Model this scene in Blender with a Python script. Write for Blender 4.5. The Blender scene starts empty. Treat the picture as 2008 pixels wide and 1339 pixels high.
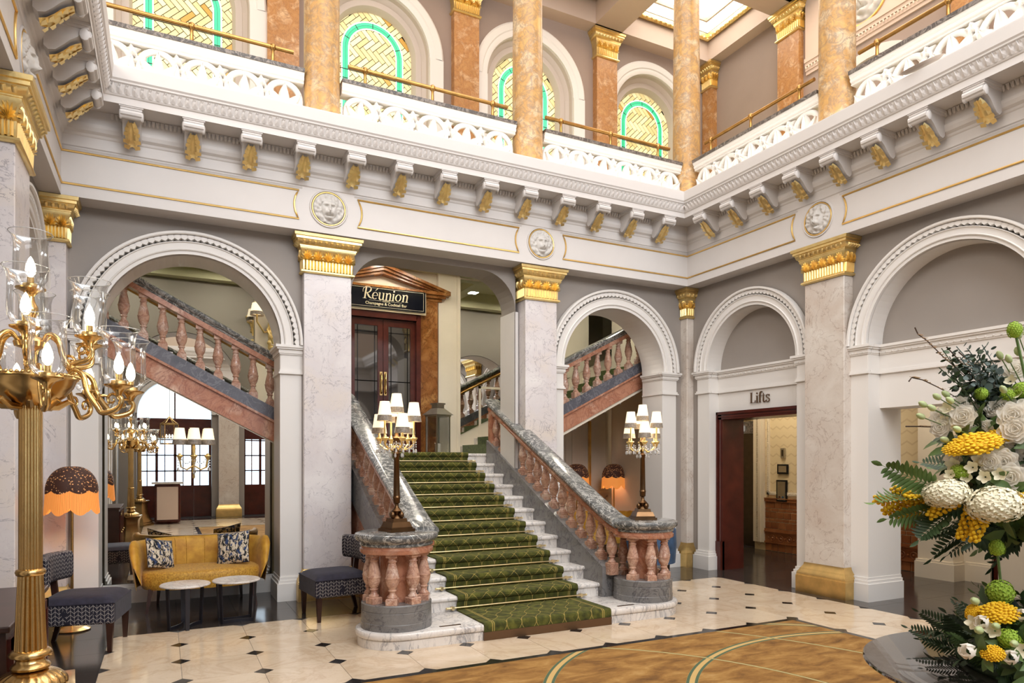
import bpy, math, random
from math import sin, cos, pi, sqrt, atan2, radians
from mathutils import Vector, Matrix
random.seed(7)
scene = bpy.context.scene
COL = scene.collection
# ---------------------------------------------------------------- camera
cam_d = bpy.data.cameras.new('camera'); cam = bpy.data.objects.new('camera', cam_d); COL.objects.link(cam)
cam_d.sensor_width = 36; cam_d.lens = 1355 / 2008 * 36; cam_d.shift_y = (904 - 669.5) / 2008
cam.location = (0, 0, 1.6); cam.rotation_euler = (pi / 2, 0, -math.atan(684 / 1355))
cam_d.clip_start = 0.05; scene.camera = cam
# ---------------------------------------------------------------- world, daylight, exposure
scene.view_settings.view_transform = 'Standard'; scene.view_settings.look = 'None'
scene.view_settings.gamma = 1; scene.view_settings.use_curve_mapping = False
scene.view_settings.exposure = 0.26
cy = scene.cycles; cy.max_bounces = 8; cy.diffuse_bounces = 4; cy.glossy_bounces = 4; cy.transmission_bounces = 6; cy.transparent_max_bounces = 12; cy.caustics_reflective = False; cy.caustics_refractive = False
w = bpy.data.worlds.new('sky'); scene.world = w; w.use_nodes = True
bg = w.node_tree.nodes['Background']; bg.inputs[0].default_value = (0.86, 0.93, 1.0, 1); bg.inputs[1].default_value = .8
def area(name, loc, rot, sx, sy, power, col=(1, 1, 1)):
    l = bpy.data.lights.new(name, 'AREA'); l.shape = 'RECTANGLE'; l.size = sx; l.size_y = sy; l.energy = power; l.color = col
    o = bpy.data.objects.new(name, l); COL.objects.link(o); o.location = loc; o.rotation_euler = rot; return o
def point(name, loc, power, col=(1, .8, .55), r=.03):
    l = bpy.data.lights.new(name, 'POINT'); l.energy = power; l.color = col; l.shadow_soft_size = r
    o = bpy.data.objects.new(name, l); COL.objects.link(o); o.location = loc; return o
XL, XR, YB, YF, ZB = -.89, 6.96, 8.0, -3.6, 4.2      # faces of the beam round the hall
area('skylight_daylight', (3.1, 2.6, 12.4), (0, 0, 0), 7.0, 10.5, 520, (1, .965, .92))
area('front_fill_light', (3.1, -4.4, 7.9), (radians(80), 0, 0), 9.5, 4.2, 1120, (.93, .96, 1))  # added fill from the front, no window built there; brightens the piers
area('left_fill_light', (-4.2, 2.6, 7.9), (0, radians(-80), 0), 3.8, 9.0, 480, (1, .96, .9))  # added fill from the left to brighten the right wall, no window built
# cove strips lying on the cornice ledge in front of the gallery balustrades
area('ledge_strip_back', (3.03, 7.9, 5.42), (radians(125), 0, 0), 7.2, .05, 11, (1, .93, .78))
area('ledge_strip_right', (6.86, 2.5, 5.42), (0, radians(-125), 0), .05, 10.0, 14, (1, .93, .78))
# warm light of the gallery ceilings, then added fill for stair hall and aisles
area('gallery_glow_back', (3.5, 9.7, 9.55), (0, 0, 0), 9, 1.6, 60, (1, .78, .58))
area('gallery_glow_right', (8.7, 4.5, 9.55), (0, 0, 0), 1.8, 9, 70, (1, .76, .56))
for _x, _y, _p in ((2.5, 9.6, 14), (3.9, 9.6, 14), (3.2, 10.3, 10), (.9, 9.6, 13), (-.5, 9.6, 13), (-1.5, 10.2, 9), (5.4, 9.6, 13), (6.6, 9.6, 13), (7.6, 10.2, 9)):
    area('stair_hall_fill_light', (_x, _y, 4.88), (0, 0, 0), .16, .16, _p, (1, .92, .76))  # small added fill lights over the stairs, no fittings built
area('lobby_fill_light', (8.7, 8.4, 3.58), (0, 0, 0), .5, .9, 30, (1, .86, .64))  # added fill that lifts the dark lobby
area('aisle_fill_light', (8.6, 5.2, 3.58), (0, 0, 0), .5, 1.2, 30, (1, .9, .76))  # added fill that lifts the dark aisle
# ---------------------------------------------------------------- mesh helpers
class MB:
    def __init__(s): s.v = []; s.f = []; s.uv = {}; s.m = None
    def add(s, vs, fs):
        n = len(s.v); s.v += [tuple(p) for p in vs]; s.f += [tuple(n + i for i in f) for f in fs]; return s
    def box(s, x0, x1, y0, y1, z0, z1):
        return s.add([(x0,y0,z0),(x1,y0,z0),(x1,y1,z0),(x0,y1,z0),(x0,y0,z1),(x1,y0,z1),(x1,y1,z1),(x0,y1,z1)],
                     [(0,3,2,1),(4,5,6,7),(0,1,5,4),(1,2,6,5),(2,3,7,6),(3,0,4,7)])
    def cbox(s, c, d): return s.box(c[0]-d[0]/2,c[0]+d[0]/2,c[1]-d[1]/2,c[1]+d[1]/2,c[2]-d[2]/2,c[2]+d[2]/2)
    def frustum(s, c, w0, d0, w1, d1, z0, z1, off=(0, 0)):
        x, y = c; a, b = off
        return s.add([(x-w0/2,y-d0/2,z0),(x+w0/2,y-d0/2,z0),(x+w0/2,y+d0/2,z0),(x-w0/2,y+d0/2,z0),
                      (x+a-w1/2,y+b-d1/2,z1),(x+a+w1/2,y+b-d1/2,z1),(x+a+w1/2,y+b+d1/2,z1),(x+a-w1/2,y+b+d1/2,z1)],
                     [(0,3,2,1),(4,5,6,7),(0,1,5,4),(1,2,6,5),(2,3,7,6),(3,0,4,7)])
    def prism(s, poly, fn, a, b):
        """poly in 2D, fn(p, q, t) -> 3D, extruded from t=a to t=b"""
        n = len(poly)
        return s.add([fn(p, q, a) for p, q in poly] + [fn(p, q, b) for p, q in poly],
              [tuple(range(n))[::-1], tuple(range(n, 2 * n))] + [(i, (i+1) % n, n + (i+1) % n, n + i) for i in range(n)])
    def lathe(s, prof, n=16, c=(0, 0, 0), a0=0, a1=2 * pi, sx=1, sy=1, cap=True):
        full = abs(a1 - a0 - 2 * pi) < 1e-6; k = n if full else n + 1; b = len(s.v)
        for r, z in prof:
            for i in range(k):
                a = a0 + (a1 - a0) * i / n; s.v.append((c[0] + r * cos(a) * sx, c[1] + r * sin(a) * sy, c[2] + z))
        for j in range(len(prof) - 1):
            for i in range(n):
                i2 = (i + 1) % k; s.f.append((b + j*k + i, b + j*k + i2, b + (j+1)*k + i2, b + (j+1)*k + i))
        if cap and full:
            if prof[0][0] > 1e-5: s.f.append(tuple(b + i for i in range(k))[::-1])
            if prof[-1][0] > 1e-5: s.f.append(tuple(b + (len(prof)-1)*k + i for i in range(k)))
        return s
    def sqlathe(s, prof, hx, hy, c=(0, 0)):
        """square plan profile: prof of (offset, z) round a hx x hy half-size block"""
        b = len(s.v)
        for o, z in prof:
            for a, e in ((-1,-1),(1,-1),(1,1),(-1,1)): s.v.append((c[0] + a*(hx+o), c[1] + e*(hy+o), z))
        for j in range(len(prof) - 1):
            for i in range(4): s.f.append((b+4*j+i, b+4*j+(i+1) % 4, b+4*j+4+(i+1) % 4, b+4*j+4+i))
        s.f.append((b+3, b+2, b+1, b)); k = b + 4*(len(prof)-1); s.f.append((k, k+1, k+2, k+3)); return s
    def tube(s, path, r, n=8, closed=False, cap=True):
        P = [Vector(p) for p in path]; m = len(P); b = len(s.v)
        R = r if isinstance(r, (list, tuple)) else [r] * m; N = None
        for i in range(m):
            if closed: t = P[(i+1) % m] - P[i-1]
            else: t = P[min(i+1, m-1)] - P[max(i-1, 0)]
            t.normalize()
            if N is None:
                N = t.orthogonal().normalized()
            else:
                N = (N - t * N.dot(t)); N = N.normalized() if N.length > 1e-6 else t.orthogonal().normalized()
            B = t.cross(N)
            for k in range(n):
                a = 2*pi*k/n; s.v.append(tuple(P[i] + (N*cos(a) + B*sin(a)) * R[i]))
        for i in range(m if closed else m - 1):
            j = (i+1) % m
            for k in range(n): s.f.append((b+i*n+k, b+i*n+(k+1) % n, b+j*n+(k+1) % n, b+j*n+k))
        if cap and not closed:
            s.f.append(tuple(b + k for k in range(n))[::-1]); s.f.append(tuple(b+(m-1)*n + k for k in range(n)))
        return s
    def sweep(s, path, prof, closed=False, cprof=False, cap=True):
        """profile (side, up) swept along a path; side = left normal in plan, mitred, up = +Z"""
        P = [Vector(p) for p in path]; m = len(P); k = len(prof); b = len(s.v)
        for i in range(m):
            d0 = P[i] - P[i-1] if (closed or i > 0) else P[1] - P[0]
            d1 = P[(i+1) % m] - P[i] if (closed or i < m-1) else d0
            if not closed and i == 0: d0 = d1
            a = Vector((d0.x, d0.y, 0)).normalized(); c = Vector((d1.x, d1.y, 0)).normalized()
            n0 = Vector((-a.y, a.x, 0)); n1 = Vector((-c.y, c.x, 0)); n = (n0 + n1)
            n = n / max(.2, n.dot(n0)) if n.length > 1e-6 else n0
            for q, z in prof: s.v.append(tuple(P[i] + n*q + Vector((0, 0, z))))
        kk = k if cprof else k - 1
        for i in range(m if closed else m-1):
            j = (i+1) % m
            for q in range(kk): s.f.append((b+i*k+q, b+j*k+q, b+j*k+(q+1) % k, b+i*k+(q+1) % k))
        if cprof and cap and not closed:
            s.f.append(tuple(b+q for q in range(k))); s.f.append(tuple(b+(m-1)*k+q for q in range(k))[::-1])
        return s
    def grid(s, fn, nu, nv, wrapu=False):
        b = len(s.v); k = nu if wrapu else nu + 1
        for j in range(nv+1):
            for i in range(k): s.v.append(tuple(fn(i/nu, j/nv)))
        for j in range(nv):
            for i in range(nu): s.f.append((b+j*k+i, b+j*k+(i+1) % k, b+(j+1)*k+(i+1) % k, b+(j+1)*k+i))
        return s
    def ball(s, c, r, n=8, m=6, sx=1, sy=1, sz=1):
        return s.lathe([(r*sin(pi*j/m), -r*cos(pi*j/m)*sz) for j in range(m+1)], n, c, sx=sx, sy=sy, cap=False)
    def xf(s, M, start=0):
        for i in range(start, len(s.v)): s.v[i] = tuple(M @ Vector(s.v[i]))
        return s
    def merge(s, o, M=None):
        vs = [tuple(M @ Vector(p)) for p in o.v] if M else o.v
        return s.add(vs, o.f)
    def mesh(s, name, mat=None, smooth=False):
        me = bpy.data.meshes.new(name); me.from_pydata(s.v, [], s.f)
        if mat: me.materials.append(mat)
        me.update()
        if smooth:
            me.polygons.foreach_set('use_smooth', [True] * len(me.polygons))
            me.set_sharp_from_angle(angle=radians(smooth if smooth is not True else 42))
        return me
    def build(s, name, mat, parent=None, smooth=False, loc=None, rz=None):
        return inst(name, s.mesh(name, mat, smooth), parent, loc, rz)
def inst(name, me, parent=None, loc=None, rz=None, rot=None, sc=None):
    o = bpy.data.objects.new(name, me); COL.objects.link(o)
    if parent is not None: o.parent = parent
    if loc is not None: o.location = loc
    if rz is not None: o.rotation_euler = (0, 0, rz)
    if rot is not None: o.rotation_euler = rot
    if sc is not None: o.scale = sc
    return o
def tag(o, label=None, cat=None, group=None, kind=None):
    if label: o['label'] = label
    if cat: o['category'] = cat
    if group: o['group'] = group
    if kind: o['kind'] = kind
    return o
def thing(name, label, cat, loc=(0, 0, 0), rz=0, group=None, kind=None):
    o = inst(name, None, None, loc, rz); o.empty_display_size = .1
    return tag(o, label, cat, group, kind)
def struct(name, mb, mat, label, cat, smooth=False):
    return tag(mb.build(name, mat, None, smooth), label, cat, kind='structure')
def copy_tree(o, parent=None):
    c = o.copy(); COL.objects.link(c); c.parent = parent
    for ch in list(o.children): copy_tree(ch, c)
    return c
def recalc(mb):
    import bmesh
    me = mb.mesh('tmp'); bm = bmesh.new(); bm.from_mesh(me); bmesh.ops.recalc_face_normals(bm, faces=bm.faces)
    bm.to_mesh(me); bm.free(); mb.v = [tuple(v.co) for v in me.vertices]; mb.f = [tuple(p.vertices) for p in me.polygons]
    bpy.data.meshes.remove(me); return mb
def subsurf(o, n=2):
    m = o.modifiers.new('sub', 'SUBSURF'); m.levels = n; m.render_levels = n; return o
def bevel(o, wd=.01, seg=2):
    m = o.modifiers.new('bev', 'BEVEL'); m.width = wd; m.segments = seg; m.limit_method = 'ANGLE'; return o
def arc(cx, cz, r, a0, a1, n): return [(cx + r*cos(a0+(a1-a0)*i/n), cz + r*sin(a0+(a1-a0)*i/n)) for i in range(n+1)]
# ---------------------------------------------------------------- materials
def srgb(h):
    c = [int(h[i:i+2], 16) / 255 for i in (0, 2, 4)]
    return tuple((x / 12.92 if x <= .04045 else ((x + .055) / 1.055) ** 2.4) for x in c) + (1,)
class NT:
    def __init__(s, name, rough=.5, metal=0):
        s.mat = bpy.data.materials.new(name); s.mat.use_nodes = True; s.t = s.mat.node_tree
        s.b = s.t.nodes['Principled BSDF']; s.b.inputs['Roughness'].default_value = rough; s.b.inputs['Metallic'].default_value = metal
    def n(s, kind, **kw):
        x = s.t.nodes.new('ShaderNode' + kind)
        for k, v in kw.items():
            if k.startswith('i_'): x.inputs[int(k[2:])].default_value = v
            elif k[0] == '_' : x.inputs[k[1:]].default_value = v
            else: setattr(x, k, v)
        return x
    def l(s, a, b): s.t.links.new(a, b)
    def coord(s, rnd=False, kind='Object', scale=(1, 1, 1)):
        c = s.n('TexCoord').outputs[kind]
        if rnd:
            o = s.n('ObjectInfo'); m = s.n('VectorMath', operation='MULTIPLY_ADD'); m.inputs[1].default_value = (13.7, 31.1, 7.3)
            s.l(o.outputs['Random'], m.inputs[0]); s.l(c, m.inputs[2]); c = m.outputs[0]
        if scale != (1, 1, 1):
            m = s.n('VectorMath', operation='MULTIPLY', i_1=scale); s.l(c, m.inputs[0]); c = m.outputs[0]
        return c
    def noise(s, co, scale, detail=4, rough=.55, dist=0):
        x = s.n('TexNoise', _Scale=scale, _Detail=detail, _Roughness=rough, _Distortion=dist); s.l(co, x.inputs['Vector']); return x.outputs['Fac']
    def math(s, op, a, b=None, c=None):
        x = s.n('Math', operation=op)
        for i, q in enumerate((a, b, c)):
            if q is None: continue
            if isinstance(q, (int, float)): x.inputs[i].default_value = q
            else: s.l(q, x.inputs[i])
        return x.outputs[0]
    def ramp(s, fac, stops):
        x = s.n('ValToRGB'); e = x.color_ramp.elements
        while len(e) < len(stops): e.new(.5)
        for k, (p, c) in zip(e, stops): k.position = p; k.color = c if len(c) == 4 else c + (1,)
        s.l(fac, x.inputs[0]); return x.outputs[0]
    def mix(s, fac, a, b, mode='MIX'):
        x = s.n('Mix', data_type='RGBA', blend_type=mode)
        for i, q in ((0, fac), (6, a), (7, b)):
            if isinstance(q, (int, float, tuple)): x.inputs[i].default_value = q
            else: s.l(q, x.inputs[i])
        return x.outputs[2]
    def base(s, c):
        if isinstance(c, tuple): s.b.inputs['Base Color'].default_value = c
        else: s.l(c, s.b.inputs['Base Color'])
        return s
    def bump(s, h, strength=.2, dist=.01):
        x = s.n('Bump', _Strength=strength, _Distance=dist); s.l(h, x.inputs['Height']); s.l(x.outputs[0], s.b.inputs['Normal']); return s
    def emit(s, c, st):
        s.b.inputs['Emission Strength'].default_value = st
        if isinstance(c, tuple): s.b.inputs['Emission Color'].default_value = c
        else: s.l(c, s.b.inputs['Emission Color'])
        return s
    def set(s, **kw):
        for k, v in kw.items(): s.b.inputs[k.replace('_', ' ')].default_value = v
        return s
    def sep(s, co):
        x = s.n('SeparateXYZ'); s.l(co, x.inputs[0]); return x.outputs
def plain(name, hexc, rough=.5, metal=0, var=.0, scale=6, bump=0, **kw):
    t = NT(name, rough, metal); c = srgb(hexc)
    if var or bump:
        co = t.coord(True); nz = t.noise(co, scale, 4)
        if var:
            d = tuple(max(0, x * (1 - var)) for x in c[:3]) + (1,); u = tuple(min(1, x * (1 + var)) for x in c[:3]) + (1,)
            t.base(t.ramp(nz, [(.3, d), (.7, u)]))
        else: t.base(c)
        if bump: t.bump(t.noise(co, scale * 6, 3), bump, .01)
    else: t.base(c)
    if kw: t.set(**kw)
    return t.mat
def marble(name, c1, c2, vein, scale=1.5, vscale=2.5, width=.02, rough=.22, dist=1.2, vein_amt=.8, stretch=(1, 1, 1), third=None):
    t = NT(name, rough); co = t.coord(True, scale=stretch)
    cl = t.noise(co, scale, 5, .6, .6); col = t.ramp(cl, [(.33, srgb(c1)), (.66, srgb(c2))] if not third else [(.3, srgb(c1)), (.5, srgb(c2)), (.7, srgb(third))])
    v = t.math('ABSOLUTE', t.math('SUBTRACT', t.noise(co, vscale, 8, .62, dist), .5))
    vr = t.ramp(v, [(0, (vein_amt,)*3), (width, (0, 0, 0))])
    v2 = t.math('ABSOLUTE', t.math('SUBTRACT', t.noise(co, vscale * 2.7, 6, .6, dist), .52))
    vr2 = t.ramp(v2, [(0, (vein_amt*.5,)*3), (width*.6, (0, 0, 0))])
    f = t.math('MULTIPLY', t.math('MAXIMUM', vr, vr2), t.math('MULTIPLY', t.math('ADD', cl, .1), 1.5)); fc = t.n('Clamp'); t.l(f, fc.inputs[0])
    t.base(t.mix(fc.outputs[0], col, srgb(vein))); return t.mat
M = {}
M['cream'] = plain('cream_plaster', 'D9D4D0', .55, var=.02, scale=3)
M['cream_warm'] = plain('warm_cream_plaster', 'EADFCB', .55, var=.03, scale=3)
M['ceiling_pink'] = plain('blush_ceiling_paint', 'D8C2B2', .6, var=.02, scale=2)
M['cream_green'] = plain('pale_olive_plaster', 'CFCBA8', .6, var=.03, scale=2)
M['white_trim'] = plain('white_trim_paint', 'E4E0DB', .5)
M['grey_wall'] = plain('warm_grey_wall_paint', '989089', .65, var=.03, scale=2)
M['reveal'] = plain('pale_taupe_reveal_paint', 'C6BAB0', .6)
M['taupe_wall'] = plain('taupe_gallery_paint', '9F8D82', .65, var=.03, scale=2)
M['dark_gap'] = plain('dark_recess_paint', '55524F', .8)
M['lion_grey'] = plain('grey_cast_plaster', 'D2CEC8', .6, var=.04, scale=25)
M['white_marble'] = marble('white_veined_marble', 'E6E1DF', 'D9D2D2', '77707A', 1.6, 3.0, .0075, .3, .9, .7, third='DED3C9')
M['beige_marble'] = marble('beige_veined_marble', 'DED7CE', 'D0C5BA', '8E7260', 1.5, 3.0, .010, .3, .9, .7, third='C9B8AA')
M['pink_marble'] = marble('rose_marble', 'D9B69E', 'C49A82', '8E5A4C', 5, 7, .05, .18, 1.8, .75, third='E8D4C4')
M['pink_slab'] = marble('rose_slab_marble', 'C99478', 'B67C60', '82483C', 3, 3.2, .04, .2, 2.0, .6, third='DFBBA2')
M['grey_marble'] = marble('grey_veined_marble', '7E7E7A', '5F605F', 'D6D3CC', 3, 5, .04, .16, 2.0, .75, third='4A4B4C')
M['drum_marble'] = marble('slate_grey_marble', '82807E', '72706F', '3D3C42', 3, 4, .03, .25, 1.4, .7)
M['string_marble'] = marble('blue_grey_marble', '686870', '55565E', '9A98A0', 3, 4, .03, .25, 1.4, .5)
M['step_marble'] = marble('white_step_marble', 'E9E4DE', 'DAD2CA', '6A6870', 2.5, 4, .03, .25, 1.4, .6, stretch=(1, 1, .35))
M['yellow_marble'] = marble('ochre_marble', 'D2A865', 'B98D55', '7A6A60', 4, 6, .05, .3, 1.5, .65, third='D3BE9C')
M['ochre_pil'] = marble('orange_brown_marble', 'C4935C', 'B47E48', '7E5434', 6, 9, .04, .3, 1.0, .5, third='D8B288')
M['brown_marble'] = marble('brown_burl_marble', 'A8703A', '8A5428', '4A2814', 3, 3.4, .025, .22, 2.0, .7, third='C08A4E')
M['top_marble'] = marble('pale_tabletop_marble', 'E4DDD6', 'CFC6BE', '8F8378', 4, 5, .03, .2, 1.2, .6)
M['dark_cap'] = marble('dark_grey_capping_marble', '57504C', '3F3B3A', 'B0A49A', 6, 9, .05, .3, 1.2, .6)
M['tile_beige'] = marble('beige_floor_marble', 'E0CDB4', 'D5BEA2', 'BFA384', 1.2, 1.6, .04, .13, 1.0, .5)
M['tile_black'] = plain('black_floor_marble', '1E1C1C', .12)
M['slate'] = plain('dark_slate_tile', '3A3431', .14, var=.18, scale=3)
M['grout'] = plain('dark_grout', '2C2725', .5)
def metal(name, hexc, rough, var=.15, bump=0, scale=8):
    t = NT(name, rough, 1); co = t.coord(True); nz = t.noise(co, scale, 4); c = srgb(hexc)
    t.base(t.ramp(nz, [(.3, tuple(x*(1-var) for x in c[:3])), (.7, tuple(min(1, x*(1+var)) for x in c[:3]))]))
    if bump: t.bump(t.noise(co, scale*5, 4), bump, .01)
    return t.mat
M['gold'] = metal('gold_leaf', 'FBDC9A', .38, .12, .12)
M['gold_line'] = metal('gold_line_paint', 'EEC87E', .42, .1)
M['gold_base'] = metal('gilded_plinth', 'E2C07E', .4, .18, .1, 5)
M['brass'] = metal('aged_brass', 'D0AE74', .24, .1)
M['brass_dark'] = metal('dark_bronze', '6B5138', .3, .2)
M['brass_rail'] = metal('brown_brass_rail', 'B38A50', .3, .2)
M['steel'] = metal('brushed_steel', 'CFC9BE', .32, .06)
M['steel_dark'] = metal('dark_lift_steel', '5A5148', .35, .1)
M['mirror'] = NT('mirror_glass', .0, 1).base((.86, .87, .84, 1)).mat
M['mahogany'] = plain('mahogany', '4A1C14', .25, var=.3, scale=4)
M['mahogany_light'] = plain('red_mahogany', '4E2018', .22, var=.25, scale=5)
M['dark_wood'] = plain('dark_walnut', '3A2119', .35, var=.25, scale=8)
M['black_metal'] = plain('black_metal', '2A282E', .4, .3)
M['black'] = plain('black_lacquer', '101014', .15)
M['navy_sign'] = plain('navy_sign_panel', '14161F', .12)
M['letter_gold'] = plain('champagne_lettering', 'D8CBAA', .35, .4)
M['letter_brown'] = plain('bronze_lettering', '6A5038', .4, .6)
def glass(name, col=(1, 1, 1, 1), rough=0, ior=1.45):
    t = NT(name, rough); t.base(col); t.set(Transmission_Weight=1.0, IOR=ior); return t.mat
M['glass'] = glass('clear_glass'); 
t = NT('thin_clear_glass', .02); _o = t.t.nodes['Material Output']; _f = t.n('Fresnel', _IOR=1.5); _tr = t.n('BsdfTransparent'); _tr.inputs[0].default_value = (.975, .98, .98, 1); _gl = t.n('BsdfGlossy'); _gl.inputs['Roughness'].default_value = .02; _mx = t.n('MixShader')
t.l(t.math('MULTIPLY', _f.outputs[0], .62), _mx.inputs[0]); t.l(_tr.outputs[0], _mx.inputs[1]); t.l(_gl.outputs[0], _mx.inputs[2]); t.l(_mx.outputs[0], _o.inputs[0]); M['thin_glass'] = t.mat
t = NT('dark_door_glass', .03); t.base(srgb('2E2B2A')); t.set(Specular_IOR_Level=1.0, IOR=1.9); M['door_glass'] = t.mat
M['crystal'] = NT('crystal', .04).base((.95, .96, .97, 1)).set(Transmission_Weight=.55, IOR=1.6, Specular_IOR_Level=1.0).mat
M['bulb'] = NT('lit_bulb', .3).base((1, .93, .8, 1)).emit((1, .86, .62, 1), 14).mat
M['shade_cream'] = NT('lit_cream_shade', .8).base(srgb('F4E6CC')).emit((1, .82, .56, 1), .75).mat
M['shade_trim'] = plain('grey_beaded_fringe', '8A7E70', .5, var=.4, scale=60)
M['fringe'] = NT('lit_amber_fringe', .7); _t = M['fringe']; _c = _t.coord()
_s = _t.sep(_c); _a = _t.math('ARCTAN2', _s[1], _s[0]); _w = _t.math('SINE', _t.math('MULTIPLY', _a, 150.0))
_cc = _t.ramp(_t.math('MULTIPLY_ADD', _w, .5, .5), [(0, srgb('A84E16')), (1, srgb('F0A050'))]); _t.base(_cc); _t.emit(_cc, .75); M['fringe'] = _t.mat
_t = NT('brown_lace_shade', .7); _c = _t.coord(); _v = _t.n('TexVoronoi', _Scale=44.0); _t.l(_c, _v.inputs['Vector'])
_cc = _t.ramp(_v.outputs['Distance'], [(.16, srgb('E0A068')), (.34, srgb('3A2016'))]); _t.base(_cc); _t.emit(_cc, .35); M['lace'] = _t.mat
M['light_panel'] = NT('ceiling_light_panel', .5).base((1, 1, 1, 1)).emit((1, .96, .88, 1), 3.2).mat
M['green_spray'] = plain('green', '4C5F2C', .6)
# stained glass, lit by the day behind it
def stained(name, lo, hi, st):
    t = NT(name, .3); o = t.n('ObjectInfo'); nz = t.noise(t.coord(True), 5, 2)
    c = t.ramp(t.math('ADD', t.math('MULTIPLY', o.outputs['Random'], .7), t.math('MULTIPLY', nz, .3)), [(.1, srgb(lo)), (.8, srgb(hi))])
    t.base(c); t.emit(c, st); return t.mat
M['sg_yellow'] = stained('yellow_stained_glass', 'D0BA7C', 'EEE4B2', .56)
M['sg_amber'] = stained('amber_stained_glass', 'B98A3C', 'CBA254', .5)
M['sg_green'] = stained('green_stained_glass', '25B57F', '4CD6A0', .6)
M['sg_white'] = stained('white_stained_glass', 'EEF4F8', 'FFFFFF', .85)
M['lead'] = plain('window_lead', '2A2620', .6)
M['day_glass'] = NT('bright_daylit_glass', .05).base(srgb('DCE8F4')).emit(srgb('CFE4FA'), 2.4).mat
# ---- fabrics
t = NT('green_stair_carpet', .95); uv = t.n('UVMap').outputs[0]; sx = t.sep(uv); u, v = sx[0], sx[1]
P_, L_ = .152, .46
def fam(ph):
    a = t.math('MULTIPLY', t.math('SINE', t.math('MULTIPLY_ADD', v, 2*pi/L_, ph)), .5)
    q = t.math('ADD', t.math('DIVIDE', u, P_), a); fr = t.math('ABSOLUTE', t.math('SUBTRACT', t.math('FRACT', q), .5))
    return t.math('LESS_THAN', fr, .020)
ln = t.math('MAXIMUM', fam(0), fam(pi))
e = t.math('ABSOLUTE', t.math('SUBTRACT', t.math('ABSOLUTE', u), .60)); edge = t.math('LESS_THAN', e, .004)
e2 = t.math('ABSOLUTE', t.math('SUBTRACT', t.math('ABSOLUTE', u), .582)); edge = t.math('MAXIMUM', edge, t.math('LESS_THAN', e2, .004))
inn = t.math('LESS_THAN', t.math('ABSOLUTE', u), .582); ln = t.math('MAXIMUM', t.math('MULTIPLY', ln, inn), edge)
nz = t.noise(t.coord(), 14, 5); gc = t.ramp(nz, [(.3, srgb('2E300F')), (.5, srgb('484A17')), (.72, srgb('656424'))])
t.base(t.mix(ln, gc, srgb('A08C48'))); t.bump(t.noise(t.coord(), 260, 2), .5, .004); M['stair_carpet'] = t.mat
t = NT('gold_rug', .95); co = t.coord(); s_ = t.sep(co)
nz = t.noise(t.coord(scale=(1, 2.2, 1)), 3.2, 7, .65, .4); gc = t.ramp(nz, [(.30, srgb('64431A')), (.46, srgb('8C622C')), (.60, srgb('A67C40')), (.76, srgb('BE9A62'))])
def ring(cx, cy, r, wd):
    dx = t.math('SUBTRACT', s_[0], cx); dy = t.math('SUBTRACT', s_[1], cy)
    d = t.math('SQRT', t.math('ADD', t.math('MULTIPLY', dx, dx), t.math('MULTIPLY', dy, dy)))
    return t.math('LESS_THAN', t.math('ABSOLUTE', t.math('SUBTRACT', d, r)), wd)
col = gc
for (cx, cy, r, double) in [(4.21, 3.10, 2.12, 1), (4.92, 2.41, 2.10, 1), (1.93, 2.87, 3.40, 0), (1.96, 3.06, 2.33, 0), (2.6, .6, 2.1, 1)]:
    if double:
        col = t.mix(ring(cx, cy, r, .042), col, srgb('C8A668')); col = t.mix(ring(cx, cy, r - .03, .011), col, srgb('4E6248')); col = t.mix(ring(cx, cy, r + .03, .011), col, srgb('4E6248'))
    else:
        col = t.mix(ring(cx, cy, r, .016), col, srgb('6A6A40')); col = t.mix(ring(cx, cy, r, .007), col, srgb('D2BE86'))
t.base(col); t.bump(t.noise(co, 300, 2), .5, .004); M['rug'] = t.mat
def velvet(name, lo, hi, scale=10, rough=.6, sheen=.15, bs=220):
    t = NT(name, rough); co = t.coord(); nz = t.noise(co, scale, 4); t.base(t.ramp(nz, [(.3, srgb(lo)), (.7, srgb(hi))]))
    t.set(Sheen_Weight=sheen, Sheen_Roughness=.4); t.bump(t.noise(co, bs, 2), .25, .003); return t.mat
M['mustard'] = velvet('mustard_velvet', 'B07A1C', 'D6A336')
M['mustard_tex'] = velvet('mustard_cut_velvet', '9A6614', 'D8A840', 60)
M['navy'] = velvet('navy_velvet', '181524', '2B2739', 20, .8, .1)
M['blue_velvet'] = velvet('blue_velvet', '27405C', '3C5C80')
t = NT('navy_chevron_fabric', .8); co = t.coord(); s_ = t.sep(co); h = t.math('ADD', s_[0], s_[1])
ht = t.math('DIVIDE', h, .055); tri = t.math('ABSOLUTE', t.math('SUBTRACT', t.math('FRACT', ht), .5))
zz = t.math('FRACT', t.math('DIVIDE', t.math('SUBTRACT', s_[2], t.math('MULTIPLY', tri, .05)), .034))
l1 = t.math('LESS_THAN', zz, .16); l2 = t.math('LESS_THAN', t.math('FRACT', t.math('MULTIPLY', ht, 2.0)), .1)
nz = t.noise(co, 9, 3); fade = t.math('GREATER_THAN', nz, .36)
t.base(t.mix(t.math('MULTIPLY', t.math('MAXIMUM', l1, l2), fade), srgb('191728'), srgb('A39C98'))); M['chevron'] = t.mat
t = NT('navy_brush_cushion_fabric', .85); co = t.coord(scale=(38, 38, 20)); nz = t.noise(co, 1, 3, .6, .5); nz2 = t.noise(co, .7, 2)
t.base(t.mix(t.math('GREATER_THAN', nz2, .57), t.ramp(nz, [(.46, srgb('14171F')), (.52, srgb('CDBfA6'.upper())), (.62, srgb('D9CDB8'))]), srgb('2C3F66'))); M['cushion'] = t.mat
t = NT('brown_glazed_tile', .12); t.base(t.ramp(t.noise(t.coord(True), 3, 4), [(.3, srgb('7A4528')), (.7, srgb('A2683F'))])); M['brown_tile'] = t.mat
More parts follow.
